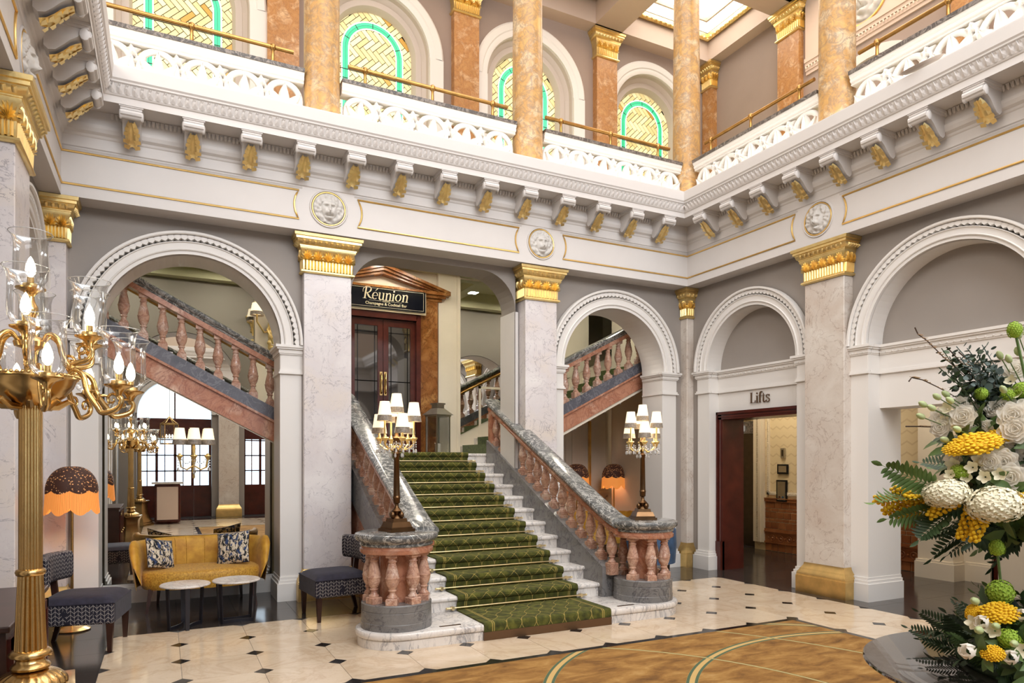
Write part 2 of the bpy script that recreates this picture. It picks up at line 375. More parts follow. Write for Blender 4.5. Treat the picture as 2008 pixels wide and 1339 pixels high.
t = NT('chevron_relief_paper', .6); co = t.coord(); s_ = t.sep(co); tri = t.math('ABSOLUTE', t.math('SUBTRACT', t.math('FRACT', t.math('DIVIDE', s_[1], .16)), .5))
q = t.math('FRACT', t.math('DIVIDE', t.math('SUBTRACT', s_[2], t.math('MULTIPLY', tri, .1)), .16)); ln = t.math('LESS_THAN', t.math('ABSOLUTE', t.math('SUBTRACT', q, .5)), .09)
t.base(t.mix(t.math('MULTIPLY', ln, .45), srgb('E3D2AE'), srgb('C2A980'))); M['chevron_paper'] = t.mat
M['petal_white'] = plain('ivory_petals', 'FDF8EE', .6, var=.02, scale=20)
def petal_mat(name, hexc):
    t = NT(name, .6); o = t.t.nodes['Material Output']; d = t.n('BsdfDiffuse'); d.inputs[0].default_value = srgb(hexc); r = t.n('BsdfTranslucent'); r.inputs[0].default_value = srgb(hexc); x = t.n('MixShader'); x.inputs[0].default_value = .38
    t.l(d.outputs[0], x.inputs[1]); t.l(r.outputs[0], x.inputs[2]); t.l(x.outputs[0], o.inputs[0]); return t.mat
M['petal_white'] = petal_mat('ivory_rose_petals', 'FDF8EE')
M['petal_cream'] = plain('cream_hydrangea_petals', 'EEE6C8', .65, var=.08, scale=40)
M['petal_blush'] = plain('blush_blossom', 'EFDCCB', .6)
M['mimosa'] = plain('yellow_mimosa', 'F0C21E', .75, var=.15, scale=30)
M['viburnum'] = plain('lime_viburnum', '9DBB3A', .7, var=.15, scale=30)
M['leaf'] = plain('green_leaf', '577038', .5, var=.3, scale=9)
M['leaf_dark'] = plain('dark_green_leaf', '34492A', .5, var=.3, scale=9)
M['leaf_light'] = plain('light_green_bud', 'B4C08A', .55, var=.2, scale=9)
M['eucalyptus'] = plain('blue_green_eucalyptus_leaf', '566660', .55, var=.2, scale=9)
M['twig'] = plain('brown_twig', '4A3628', .7)
t = NT('black_glass_tabletop', .04); t.base(srgb('2A2624')); t.set(Specular_IOR_Level=1.0, IOR=2.2); M['black_glass'] = t.mat
# ---------------------------------------------------------------- floor
TS, X0, Y0 = .56, -.435, 7.24            # tile lattice
fl = MB(); fl.box(-3.2, 11.2, -5.2, 13, -.2, -.004)
floor = struct('floor', fl, M['grout'], 'hall floor of beige marble, black inlays and dark slate', 'floor')
def octo(h, cut): return [(-h+cut,-h),(h-cut,-h),(h,-h+cut),(h,h-cut),(h-cut,h),(-h+cut,h),(-h,h-cut),(-h,-h+cut)]
g = .0015
P3 = lambda x, y, t: (x, y, t)
tile_me = MB().prism(octo(TS/2 - g, .074), P3, -.006, 0).mesh('beige_tile', M['tile_beige'])
dia_me = MB().prism([(-.071, 0), (0, -.071), (.071, 0), (0, .071)], P3, -.006, -.0002).mesh('black_inlay', M['tile_black'])
sl_me = MB().prism([(-TS/2+g,-TS/2+g),(TS/2-g,-TS/2+g),(TS/2-g,TS/2-g),(-TS/2+g,TS/2-g)], P3, -.006, 0).mesh('slate_tile', M['slate'])
slo_me = MB().prism(octo(TS/2 - g, .074), P3, -.006, 0).mesh('slate_edge_tile', M['slate'])
NX, NY = 13, 18; RX0, RX1, RY0, RY1 = 2, 11, 4, 14      # rug opening in tiles
for i in range(-2, 19):
    for j in range(-4, NY + 1):
        cx, cy = X0 + TS*(i + .5), Y0 - TS*(j + .5)
        inb = 0 <= i < NX and 0 <= j < NY
        if inb:
            if RX0 <= i < RX1 and RY0 <= j < RY1: continue
            inst('beige_tile', tile_me, floor, (cx, cy, 0))
        elif -3.8 < cy < 11: inst('slate_tile', sl_me, floor, (cx, cy, 0))
for i in range(1, NX):
    for j in range(1, NY):
        if RX0 <= i <= RX1 and RY0 <= j <= RY1: continue
        inst('black_inlay', dia_me, floor, (X0 + TS*i, Y0 - TS*j, 0))
rx0, rx1, ry1, ry0 = X0 + TS*RX0, X0 + TS*RX1, Y0 - TS*RY0, Y0 - TS*RY1
bw = .075
half = MB().prism([(-.071, 0), (.071, 0), (0, .071)], P3, -.006, -.0001).mesh('border_notch', M['tile_black'])
for k, (x0, x1, y0, y1) in enumerate(((rx0, rx1, ry1-bw, ry1), (rx0, rx1, ry0, ry0+bw), (rx0, rx0+bw, ry0+bw, ry1-bw), (rx1-bw, rx1, ry0+bw, ry1-bw))):
    MB().box(x0, x1, y0, y1, -.006, 0).build('black_border', M['tile_black'], floor)
for i in range(RX0, RX1 + 1): inst('border_notch', half, floor, (X0 + TS*i, ry1, 0))
for j in range(RY0, RY1): inst('border_notch', half, floor, (rx1, Y0 - TS*j, 0), -pi/2); inst('border_notch', half, floor, (rx0, Y0 - TS*j, 0), pi/2)
rug = MB(); rug.box(rx0+bw, rx1-bw, ry0+bw, ry1-bw, -.006, .004)
tag(rug.build('rug', M['rug']), 'mottled gold rug with sweeping green double-line arcs set into the marble', 'rug')
# ---------------------------------------------------------------- walls with arches
def F_back(y): return lambda u, z, t: (u, y + t, z)            # u = X, t = depth away from hall
def F_right(x): return lambda u, z, t: (x + t, u, z)           # u = Y
def F_left(x): return lambda u, z, t: (x - t, u, z)
def F_front(y): return lambda u, z, t: (u, y - t, z)
SPR = 2.93
def arch_slab(mb, F, u0, u1, z1, uc, R, t0, t1, spr=SPR, z0=0, n=28):
    """wall slab u0..u1 with an arched opening standing on z0; front, back and reveal"""
    A = arc(uc, spr, R, pi, 0, n)
    for t in (t0, t1):
        vs, fs = [], []
        def q(*p):
            k = len(vs); vs.extend(F(a, b, t) for a, b in p); fs.append(tuple(range(k, k+len(p))))
        q((u0, z0), (uc-R, z0), (uc-R, spr), (u0, spr)); q((uc+R, z0), (u1, z0), (u1, spr), (uc+R, spr))
        q((u0, spr), (uc-R, spr), (uc-R, z1), (u0, z1)); q((uc+R, spr), (u1, spr), (u1, z1), (uc+R, z1))
        for (a, b), (c, d) in zip(A, A[1:]): q((a, b), (c, d), (c, z1), (a, z1))
        mb.add(vs, fs)
    B = [(uc-R, z0)] + A + [(uc+R, z0)]; k = len(B)
    mb.add([F(a, b, t0) for a, b in B] + [F(a, b, t1) for a, b in B], [(i, i+1, k+i+1, k+i) for i in range(k-1)])
    for u in (u0, u1): mb.add([F(u, z0, t0), F(u, z0, t1), F(u, z1, t1), F(u, z1, t0)], [(0, 1, 2, 3)])
def ring_sweep(mb, F, uc, spr, prof, a0=pi, a1=0, n=40):
    """prof of (radius, t) revolved in the wall plane"""
    k = len(prof)
    mb.add([F(uc + r*cos(a0+(a1-a0)*i/n), spr + r*sin(a0+(a1-a0)*i/n), t) for i in range(n+1) for r, t in prof],
           [(i*k+q, (i+1)*k+q, (i+1)*k+q+1, i*k+q+1) for i in range(n) for q in range(k-1)])
def archivolt(name, F, uc, Ri, Ro, label, spr=SPR, parent=None, scallops=True, mat='white_trim'):
    """moulded arch ring: inner bands, dark groove with a ring of scallops, outer fillet"""
    w = Ro - Ri; mb = MB()
    ring_sweep(mb, F, uc, spr, [(Ri, .02), (Ri, -.035), (Ri+.15*w, -.035), (Ri+.16*w, -.05), (Ri+.2*w, -.055), (Ri+.24*w, -.045), (Ri+.24*w, -.04), (Ri+.5*w, -.045), (Ri+.53*w, -.06), (Ri+.56*w, -.06), (Ri+.56*w, -.01)])
    ring_sweep(mb, F, uc, spr, [(Ri+.86*w, -.01), (Ri+.86*w, -.075), (Ri+.9*w, -.085), (Ro, -.085), (Ro, .0)])
    o = mb.build(name, M[mat], parent, smooth=30)
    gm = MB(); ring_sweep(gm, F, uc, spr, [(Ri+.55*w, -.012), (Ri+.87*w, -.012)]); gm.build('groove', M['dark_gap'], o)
    if scallops:
        sm = MB(); n = int(pi * Ro / .068); r0, r1 = Ri+.565*w, Ri+.855*w; h = r1 - r0
        for i in range(n):
            a = pi * (i + .5) / n; da = pi / n * .60
            pts = [(r1 - .02*w, -1), (r1, -.5), (r1, .5), (r1 - .02*w, 1), (r0 + .45*h, 1), (r0 + .06*h, 0), (r0 + .45*h, -1)]
            vs = []
            for t in (-.012, -.06):
                k = 1 if t > -.05 else .86
                cr = r0 + .6*h
                for r, s_ in pts:
                    rr = cr + (r - cr)*k; aa = a + s_*da*k; vs.append(F(uc + rr*cos(aa), spr + rr*sin(aa), t))
            m = len(pts); sm.add(vs, [tuple(range(m, 2*m))] + [(q, (q+1) % m, m+(q+1) % m, m+q) for q in range(m)])
        so = sm.build('scallops', M[mat], o); so['kind'] = 'stuff'
    return o
def impost(mb, F, u0, u1, ends=(0, 0), z0=2.60, z1=2.93, t0=0.0):
    """moulded impost band along a wall strip"""
    for a, b, p in ((z0, z0+.02, .03), (z0+.02, z0+.045, .018), (z0+.045, z1-.11, .006), (z1-.11, z1-.095, .02), (z1-.095, z1-.05, .03), (z1-.05, z1-.03, .05), (z1-.03, z1, .065)):
        mb.prism([(u0 - p*ends[0], a), (u1 + p*ends[1], a), (u1 + p*ends[1], b), (u0 - p*ends[0], b)], F, t0 + .02, t0 - p)
def beads(mb, F, u0, u1, z, t, step=.034, r=.012, sz=1):
    n = max(1, int((u1-u0)/step))
    for i in range(n):
        u = u0 + (i+.5)*(u1-u0)/n
        vs = [F(u-r, z, t), F(u, z-r*sz, t), F(u+r, z, t), F(u, z+r*sz, t), F(u, z, t-r)]
        mb.add(vs, [(0, 1, 4), (1, 2, 4), (2, 3, 4), (3, 0, 4)])
WB, WR, WL = 8.28, 7.2, -1.07
# --- back wall: grey faces, arch 1, centre opening with rounded corners, arch 3
FB = F_back(WB); a1c, a1r, a1o = .30, .905, 1.135; a3c, a3r, a3o = 5.83, .875, 1.125
mb = MB(); arch_slab(mb, FB, -1.6, 1.47, 5.05, a1c, a1r, 0, .46); arch_slab(mb, FB, 4.75, 7.35, 5.05, a3c, a3r, 0, .46)
u0, u1, zt, rc = 1.95, 4.36, 4.12, .5; L, Rr = 2.02, 4.24
C = [(L, 0), (L, zt-rc)] + arc(L+rc, zt-rc, rc, pi, pi/2, 10)[1:] + arc(Rr-rc, zt-rc, rc, pi/2, 0, 10) + [(Rr, 0)]
for t in (.02, .44):
    k = len(C); mb.add([FB(a, b, t) for a, b in C] + [FB(a, 5.05, t) for a, b in C], [(i, i+1, k+i+1, k+i) for i in range(1, k-2)])
mb.add([FB(a, b, .02) for a, b in C] + [FB(a, b, .44) for a, b in C], [(i, i+1, len(C)+i+1, len(C)+i) for i in range(len(C)-1)])
wall_back = struct('wall_back', mb, M['grey_wall'], 'warm grey back wall with two arches and the stair opening', 'wall')
jm = MB()          # cream jambs lining the arches
for c, r, o_ in ((a1c, a1r, a1o), (a3c, a3r, a3o)):
    for s_ in (-1, 1):
        a, b = sorted((c + s_*r, c + s_*o_)); jm.prism([(a, 0), (b, 0), (b, 2.6), (a, 2.6)], FB, .01, -.03)
        e = (0, 1) if s_ < 0 else (1, 0); impost(jm, FB, a, b, (1, 1), t0=-.03)
        rv = c + s_*r; jm.box(min(rv, rv - s_*.012), max(rv, rv - s_*.012), WB-.03, WB+.45, 0, SPR)
        impost(jm, (lambda rv, s_: (lambda u, z, t: (rv - s_*(-t) - 0 if False else rv + s_*t, WB + u, z)))(rv, s_), .0, .44, (0, 0))
        for z0, z1, p in ((0, .20, .05), (.2, .235, .035), (.235, .27, .02)):
            jm.box(a - p, b + p, WB-.03-p, WB+.45, z0, z1)
    # lining of the arch soffit
    ring_sweep(jm, FB, c, SPR, [(r-.01, -.03), (r-.01, .46)])
jm.build('jamb', M['white_trim'], wall_back)
jm2 = MB().box(4.235, 4.30, 8.33, 8.75, 0, 3.62); jm2.box(1.96, 2.03, 8.33, 8.75, 0, 3.62); jm2.build('opening_jamb', M['cream'], wall_back)
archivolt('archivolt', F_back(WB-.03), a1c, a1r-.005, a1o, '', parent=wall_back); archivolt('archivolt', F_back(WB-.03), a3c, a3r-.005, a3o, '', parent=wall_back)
# --- right wall
FR = F_right(WR); r1c, r1r, r1o = 6.98, .80, 1.03; r2c, r2r, r2o = 4.30, .91, 1.12; TR = .55
r3c = 1.5; r4c = -1.3
mb = MB()
arch_slab(mb, FR, 5.68, 8.28, 5.05, r1c, r1r, 0, TR); arch_slab(mb, FR, 2.9, 5.68, 5.05, r2c, r2r, 0, TR)
arch_slab(mb, FR, .1, 2.9, 5.05, r3c, r2r, 0, TR); arch_slab(mb, FR, -3.9, .1, 5.05, r4c, r2r, 0, TR)
wall_right = struct('wall_right', mb, M['grey_wall'], 'warm grey right wall with blind arches over the lift doorway', 'wall')
jm = MB(); ty = MB(); bd = MB()
for c, r, o_ in ((r1c, r1r, r1o), (r2c, r2r, r2o), (r3c, r2r, r2o), (r4c, r2r, r2o)):
    for s_ in (-1, 1):
        a, b = sorted((c + s_*r, c + s_*o_)); jm.prism([(a, 0), (b, 0), (b, 2.6), (a, 2.6)], FR, .01, -.03); impost(jm, FR, a, b, (1, 1), t0=-.03)
        beads(bd, FR, a, b, 2.845, -.04, .06, .03, .8)
        rv = c + s_*r; jm.box(WR-.03, WR+TR, min(rv, rv - s_*.012), max(rv, rv - s_*.012), 0, SPR)
        impost(jm, (lambda rv, s_: (lambda u, z, t: (WR + u, rv + s_*t, z)))(rv, s_), 0, .2, (0, 0))
        for z0, z1, p in ((0, .20, .05), (.2, .235, .035), (.235, .27, .02)): jm.box(WR-.03-p, WR+TR, a-p, b+p, z0, z1)
    ring_sweep(jm, FR, c, SPR, [(r-.01, -.03), (r-.01, TR)])
    zl = 2.32 if c == r1c else 2.21; tl = .15 if c == r1c else .17
    jm.box(WR+tl, WR+TR, c-r, c+r, zl, 2.63)
    Fl = F_right(WR+tl); impost(jm, Fl, c-r, c+r); beads(bd, Fl, c-r, c+r, 2.845, -.012, .075, .034, .75)
    A = arc(c, SPR, r, pi, 0, 24); ty.add([(WR+tl+.05, y, z) for y, z in A], [tuple(range(len(A)))])
jm.build('jamb', M['white_trim'], wall_right); ty.build('tympanum', M['grey_wall'], wall_right)
b_ = bd.build('rope_moulding', M['white_trim'], wall_right); b_['kind'] = 'stuff'
for c, r, o_ in ((r1c, r1r, r1o), (r2c, r2r, r2o), (r3c, r2r, r2o)): archivolt('archivolt', F_right(WR-.03), c, r-.005, o_, '', parent=wall_right)
# --- left wall (grazed by the view)
FL = F_left(WL); mb = MB(); jm = MB()
for c, r, a, b in ((7.18, .80, 6.0, 8.4), (4.4, .91, 3.0, 6.0), (1.5, .91, .1, 3.0), (-1.3, .91, -3.9, .1)):
    arch_slab(mb, FL, a, b, 5.05, c, r, 0, .5); ring_sweep(jm, FL, c, SPR, [(r-.01, -.03), (r-.01, .5)])
    for s_ in (-1, 1):
        p, q = sorted((c + s_*r, c + s_*(r+.22))); jm.prism([(p, 0), (q, 0), (q, 2.6), (p, 2.6)], FL, .01, -.03); impost(jm, FL, p, q, (1, 1), t0=-.03)
mb.box(WL-.55, WL-.3, -3.9, 8.8, 0, 5.05)
wall_left = struct('wall_left', mb, M['grey_wall'], 'warm grey left wall seen at a grazing angle', 'wall'); jm.build('jamb', M['white_trim'], wall_left)
archivolt('archivolt', F_left(WL-.0), 7.18, .795, 1.02, '', parent=wall_left); archivolt('archivolt', F_left(WL), 4.4, .9, 1.12, '', parent=wall_left)
# --- front wall behind the camera: entrance arches, seen in the mirrors
FF = F_front(-3.85); mb = MB(); jm = MB()
for c, a, b in ((a1c, -1.6, 1.69), (3.08, 1.69, 4.47), (5.86, 4.47, 8.3)):
    arch_slab(mb, FF, a, b, 5.05, c, .95, 0, .5); ring_sweep(jm, FF, c, SPR, [(.94, -.03), (.94, .5)])
wall_front = struct('wall_front', mb, M['grey_wall'], 'warm grey entrance wall opposite the stairs', 'wall'); jm.build('arch_lining', M['white_trim'], wall_front)
for k, c in enumerate((a1c, 3.08, 5.86)):
    archivolt('archivolt', F_front(-3.82), c, .945, 1.15, '', parent=wall_front)
    dm = MB(); y0, y1 = -4.3, -4.22
    dm.box(c-.95, c+.95, y0, y1, 2.25, 2.75); dm.box(c-.95, c+.95, y0, y1+.02, 2.75, 2.82)
    for x in (-.95, -.5, -.03, .42, .89): dm.box(c+x, c+x+.07, y0, y1, .9, 2.25)
    dm.box(c-.95, c+.95, y0, y1, 0, .9)
    for z in (1.3, 1.75, 2.2): dm.box(c-.95, c+.95, y0, y1, z, z+.035)
    for x in (-.27, .2, .64, -.72): dm.box(c+x, c+x+.025, y0, y1, .9, 2.25)
    dm.box(c-.02, c+.02, y0, y1, 2.82, 3.87)
    d = tag(dm.build('door_%d' % (k+1), M['mahogany']), ('mahogany entrance doors with small panes and fanlight under the first arch', 'mahogany entrance doors in the middle entrance arch', 'mahogany entrance doors in the third entrance arch')[k], 'door', kind='structure')
    gm = MB(); gm.box(c-.95, c+.95, y0+.03, y0+.04, .9, 2.25); A = arc(c, SPR, .95, pi, 0, 20); gm.add([(x, y0+.04, z) for x, z in [(c-.95, 2.8)] + A + [(c+.95, 2.8)]], [tuple(range(len(A)+2))])
    gm.build('glazing', M['day_glass'], d)
# ---------------------------------------------------------------- pilasters with gilded capitals
def palmette_mesh(w, h, d):
    mb = MB()
    for k in range(-4, 5):
        a = k * .36; L = h * (1 - .07*abs(k)); n = 4; vs = []; hw = w * .085
        for i in range(n+1):
            t = i/n; ww = hw * (.35 + 1.3*t) * (1 if t < .95 else .45); r = L*t; out = d * (.3 + .7*sin(pi*min(1, t*.75)))
            x, z = r*sin(a) * .62*w/h*1.15, r*cos(a); nx, nz = cos(a), -sin(a)
            vs += [(x - nx*ww, 0, z - nz*ww), (x, -out, z), (x + nx*ww, 0, z + nz*ww)]
        mb.add(vs, [(3*i+q, 3*i+q+1, 3*i+q+4, 3*i+q+3) for i in range(n) for q in (0, 1)])
    return mb
PALM = {}
def capital(parent, cx, cy, hx, hy, z0, z1, sides, mat='gold', small=False):
    """gilded capital: astragal, fluted neck, palmette row, egg band, abacus. sides: list of (nx, ny)"""
    H = z1 - z0; mb = MB()
    prof = [(.0, z0), (.02, z0), (.035, z0+.03*H), (.03, z0+.07*H), (.012, z0+.085*H), (.008, z0+.1*H), (.012, z0+.36*H), (.03, z0+.58*H), (.045, z0+.62*H), (.045, z0+.67*H), (.052, z0+.675*H), (.052, z0+.7*H), (.07, z0+.72*H), (.085, z0+.83*H), (.1, z0+.84*H), (.1, z0+.9*H), (.115, z0+.91*H), (.12, z0+.985*H), (.11, z1)]
    if small: prof = [(o*.75, z) for o, z in prof]
    mb.sqlathe(prof, hx, hy, (cx, cy)); cap_ = mb.build('capital', M[mat], parent, smooth=50)
    orn = MB()
    for nx, ny in sides:
        hl = hy if nx else hx; dist = (hx if nx else hy); k = .75 if small else 1
        def P(u, o, z): return (cx + nx*(dist+o*k) - ny*u, cy + ny*(dist+o*k) + nx*u, z)
        n = max(3, round(2*hl/.115)); st = 2*(hl+.02)/n
        nf = n*3
        for i in range(nf):          # flutes
            u = -hl + (i+.5)*2*hl/nf; w_ = hl/nf*.62; a, b = z0+.1*H, z0+.34*H
            orn.add([P(u-w_, .010, a), P(u, .026, a), P(u+w_, .010, a), P(u-w_, .012, b), P(u, .03, b), P(u+w_, .012, b)], [(0, 1, 4, 3), (1, 2, 5, 4), (3, 4, 5)])
        ne = n*2
        for i in range(ne):          # eggs
            u = -hl-.04 + (i+.5)*2*(hl+.04)/ne; r = (hl+.04)/ne*.72; zc = z0+.765*H; vs = []
            vs = [P(u-r, .07, zc), P(u-r*.6, .07, zc-.05*H), P(u+r*.6, .07, zc-.05*H), P(u+r, .07, zc), P(u+r*.7, .082, zc+.05*H), P(u-r*.7, .082, zc+.05*H), P(u, .105, zc)]
            orn.add(vs, [(q, (q+1) % 6, 6) for q in range(6)])
        key = (round(st, 3), round(H, 3), mat)
        if key not in PALM: PALM[key] = palmette_mesh(st*1.05, H*.285, .036*k).mesh('palmette', M[mat], 60)
        for i in range(n):
            u = -hl-.02*k + (i+.5)*st
            o = inst('palmette', PALM[key], cap_, P(u, .012, z0+.35*H), atan2(ny, nx) + pi/2)
    orn.build('egg_and_flute_band', M[mat], cap_, smooth=60)
    return cap_
def plinth(parent, cx, cy, hx, hy, h=.36, mat='gold_base'):
    mb = MB().sqlathe([(.075, 0), (.075, .2), (.068, .205), (.068, .215), (.07, .22), (.062, .25), (.045, .27), (.042, .285), (.03, .3), (.012, .33), (.006, h)], hx, hy, (cx, cy))
    return mb.build('plinth', M[mat], parent, smooth=35)
def pilaster(label, x0, x1, y0, y1, sides, mat='white_marble', zc0=3.76, zc1=4.2, group=None):
    p = thing('marble_pilaster', label, 'pilaster', ((x0+x1)/2, (y0+y1)/2, 0), kind='structure'); hx, hy = (x1-x0)/2, (y1-y0)/2
    if group: p['group'] = group
    sh = MB().box(-hx, hx, -hy, hy, .3, zc0+.02).build('shaft', M[mat], p); bevel(sh, .006, 1)
    capital(p, 0, 0, hx, hy, zc0, zc1, sides); plinth(p, 0, 0, hx, hy)
    return p
pilaster('square white marble pier with gold capital left of the stairs, beside the yellow sofa arch', 1.44, 1.985, 8.15, 8.73, [(0, -1), (1, 0), (-1, 0)])
pilaster('square white marble pier with gold capital right of the stairs', 4.315, 4.80, 8.15, 8.73, [(0, -1), (-1, 0), (1, 0)])
pilaster('slender marble corner pier with gold capital between the two arcades', 7.075, 7.42, 8.14, 8.45, [(0, -1), (-1, 0)], 'beige_marble')
pilaster('wide beige marble pilaster with gold capital and plinth beside the lift doorway', 7.05, 7.22, 5.42, 5.97, [(-1, 0), (0, -1), (0, 1)], 'beige_marble')
pilaster('marble corner pilaster with gold capital behind the tall brass lamp', -1.12, -.86, 8.10, 8.3, [(0, -1), (1, 0)])
pilaster('near white marble pilaster at the left edge with large gold capital', -1.2, -.9, 5.72, 6.3, [(1, 0), (0, -1)])
for y in (2.63, -.17): pilaster('beige marble pilaster on the right wall outside the view', 7.05, 7.22, y, y+.54, [(-1, 0)], 'beige_marble', group='pilasters outside the view')
for x in (1.42, 4.2): pilaster('marble pilaster of the entrance wall reflected in the mirror', x, x+.54, -3.9, -3.6, [(0, 1)], 'beige_marble', group='entrance wall pilasters')
# ---------------------------------------------------------------- beam, frieze and cornice round the hall
PATH = [(XL, YF, 0), (XR, YF, 0), (XR, YB, 0), (XL, YB, 0)]
prof = [(-.35, 4.2), (0, 4.2), (0, 4.69), (.012, 4.70), (.012, 4.80), (.022, 4.81), (.03, 4.83), (.06, 4.85), (.075, 4.885), (.08, 4.915), (.068, 4.92), (.068, 5.05), (.37, 5.05), (.3835, 5.03), (.3835, 5.095), (.395, 5.10), (.405, 5.115), (.43, 5.20), (.445, 5.21), (.447, 5.225), (.46, 5.24), (.472, 5.35), (.472, 5.362), (.44, 5.366), (-.3, 5.37)]
cor = struct('trim_1', MB().sweep(PATH, prof, closed=True), M['cream'], 'cream entablature with gold-lined frieze, brackets and cornice round the hall', 'cornice')
orn = MB()         # pierced leaf band of the cornice and the small egg band under the soffit
def face_pt(side, u, p, z):
    return {'B': (u, YB-p, z), 'R': (XR-p, u, z), 'L': (XL+p, u, z), 'F': (u, YF+p, z)}[side]
for side, a, b in (('B', XL+.42, XR-.42), ('R', -1, YB-.42), ('L', 2.2, YB-.42)):
    st = .065; n = int((b-a)/st)
    for i in range(n):
        u = a + (i+.5)*(b-a)/n; r = st*.46
        c = [face_pt(side, u + r*x, .408+.02*(z+.5)+.012*h, 5.158+.045*z) for x, z, h in ((-1, -.8, .2), (0, -1, 1), (1, -.8, .2), (.85, .3, .4), (.45, .95, .9), (0, .6, .1), (-.45, .95, .9), (-.85, .3, .4), (0, -.1, 2.0), (0, .28, -1.4))]
        orn.add(c, [(0, 1, 8), (1, 2, 8), (2, 3, 8), (7, 0, 8), (3, 4, 9, 8), (6, 7, 8, 9), (4, 5, 9), (5, 6, 9)])
    st = .04; n = int((b-a)/st)
    for i in range(n):
        u = a + (i+.5)*(b-a)/n; r = st*.4
        c = [face_pt(side, u + r*x, .072+p, 5.015+.03*z) for x, z, p in ((-1, 1, .02), (1, 1, .02), (.8, -.6, 0), (0, -1, 0), (-.8, -.6, 0), (0, .2, .028))]
        orn.add(c, [(q, (q+1) % 5, 5) for q in range(5)])
o = orn.build('leaf_band', M['cream'], cor); o['kind'] = 'stuff'
# brackets (modillions): scrolled body, abacus and gilded leaf
def bracket_meshes():
    w = .062; S = []      # side profile in (p, z): S scroll
    prof = [(0, .165)] + [(.275, .165), (.285, .13)] + [(.265 + .03*cos(a), .105 + .03*sin(a)) for a in [pi*.4 - i*pi*1.4/8 for i in range(9)]] + [(.215, .085), (.17, .06), (.12, .02), (.075, -.012), (.03, -.02), (0, .0)]
    b = MB().prism(prof, lambda p, z, t: (t, -p, z), -w, w); b.box(-w-.018, w+.018, -.3, 0, .15, .175); b.box(-w-.01, w+.01, -.29, 0, .135, .15)
    for s_ in (-1, 1):      # side volutes
        b.lathe([(.034, 0), (.034, .014), (.02, .02)], 10, (0, 0, 0)); b.xf(Matrix.Translation((s_*w, -.262, .103)) @ Matrix.Rotation(s_*pi/2, 4, 'Y'), len(b.v)-30)
    b.tube([(s, -.292, .11) for s in (-.07, .07)], .02, 8)
    lf = MB()
    pts = [(.235, .072), (.2, .05), (.165, .028), (.12, -.01), (.075, -.035), (.03, -.04)]
    n = len(pts); ww = [.02, .036, .042, .046, .042, .03]; vs = []
    for (p, z), q in zip(pts, ww): vs += [(-q, -p, z+.004), (-q*.55, -p-.004, z-.014), (0, -p, z-.006), (q*.55, -p-.004, z-.014), (q, -p, z+.004)]
    lf.add(vs, [(5*i+k, 5*i+k+1, 5*i+k+6, 5*i+k+5) for i in range(n-1) for k in range(4)])
    for i in range(n-1):
        p, z = pts[i]; q = ww[i]
        for s_ in (-1, 1): lf.add([(s_*q*.25, -p-.004, z-.016), (s_*q*1.25, -p+.0, z-.012), (s_*q*1.3, -p+.022, z-.03), (s_*q*.5, -p+.034, z-.036)], [(0, 1, 2, 3)])
    return recalc(b).mesh('bracket', M['cream'], 40), lf.mesh('gilded_leaf', M['gold'], 50)
bm_, lm_ = bracket_meshes()
def bracket(side, u):
    o = inst('bracket', bm_, cor, face_pt(side, u, .065, 4.812), {'B': 0, 'R': -pi/2, 'L': pi/2}[side], sc=(1.3, 1.04, 1.38)); inst('gilded_leaf', lm_, o)
for i in range(13): bracket('B', -.276 + .5505*i)
for i in range(16): bracket('R', 7.355 - .518*i)
for i in range(9): bracket('L', 7.46 - .50*i)
# gold-lined frieze panels with concave ends, lion roundels between them
def gold_bead(mb, side, pts, r=.011, closed=True):
    mb.tube([face_pt(side, u, .004, z) for u, z in pts], r, 6, closed=closed)
def frieze_panel(side, a, b, ca, cb):
    """gold line frame from a to b; ca/cb: concave end towards a roundel"""
    z0, z1, zc, R = 4.32, 4.64, 4.48, .27; pts = []; pts2 = []
    def end(u, s_): 
        h = math.asin((z1-z0)/2/R); c = u + s_*(R*cos(h)); return [(c - s_*R*cos(h - 2*h*i/8), zc - R*sin(h - 2*h*i/8)) for i in range(9)]
    pts = (end(b, 1) if cb else [(b, z0), (b, z1)]); pts = pts + (list(reversed(end(a, -1))) if ca else [(a, z1), (a, z0)])
    if not ca and cb: pts = [(a, z0)] + pts[:-2] + [(a, z1)]
    if ca and not cb: pts = [(b, z1)] + pts[2:] + [(b, z0)]
    mb = MB(); gold_bead(mb, side, pts, closed=ca and cb); mb.build('gold_line', M['gold_line'], cor, smooth=60)
    zl, zh = 4.275, 4.685; m2 = MB(); k = .035
    for z in (4.678,): m2.prism([(0, 0), (1, 0)], lambda p, q, t: face_pt(side, (a-k) + (b-a+2*k)*p, t, z + .0), 0, .01) if False else m2.add([face_pt(side, a-k, .012, z), face_pt(side, b+k, .012, z), face_pt(side, b+k, .0, z-.02), face_pt(side, a-k, .0, z-.02)], [(0, 1, 2, 3)])
    m2.build('panel_moulding', M['cream'], cor)
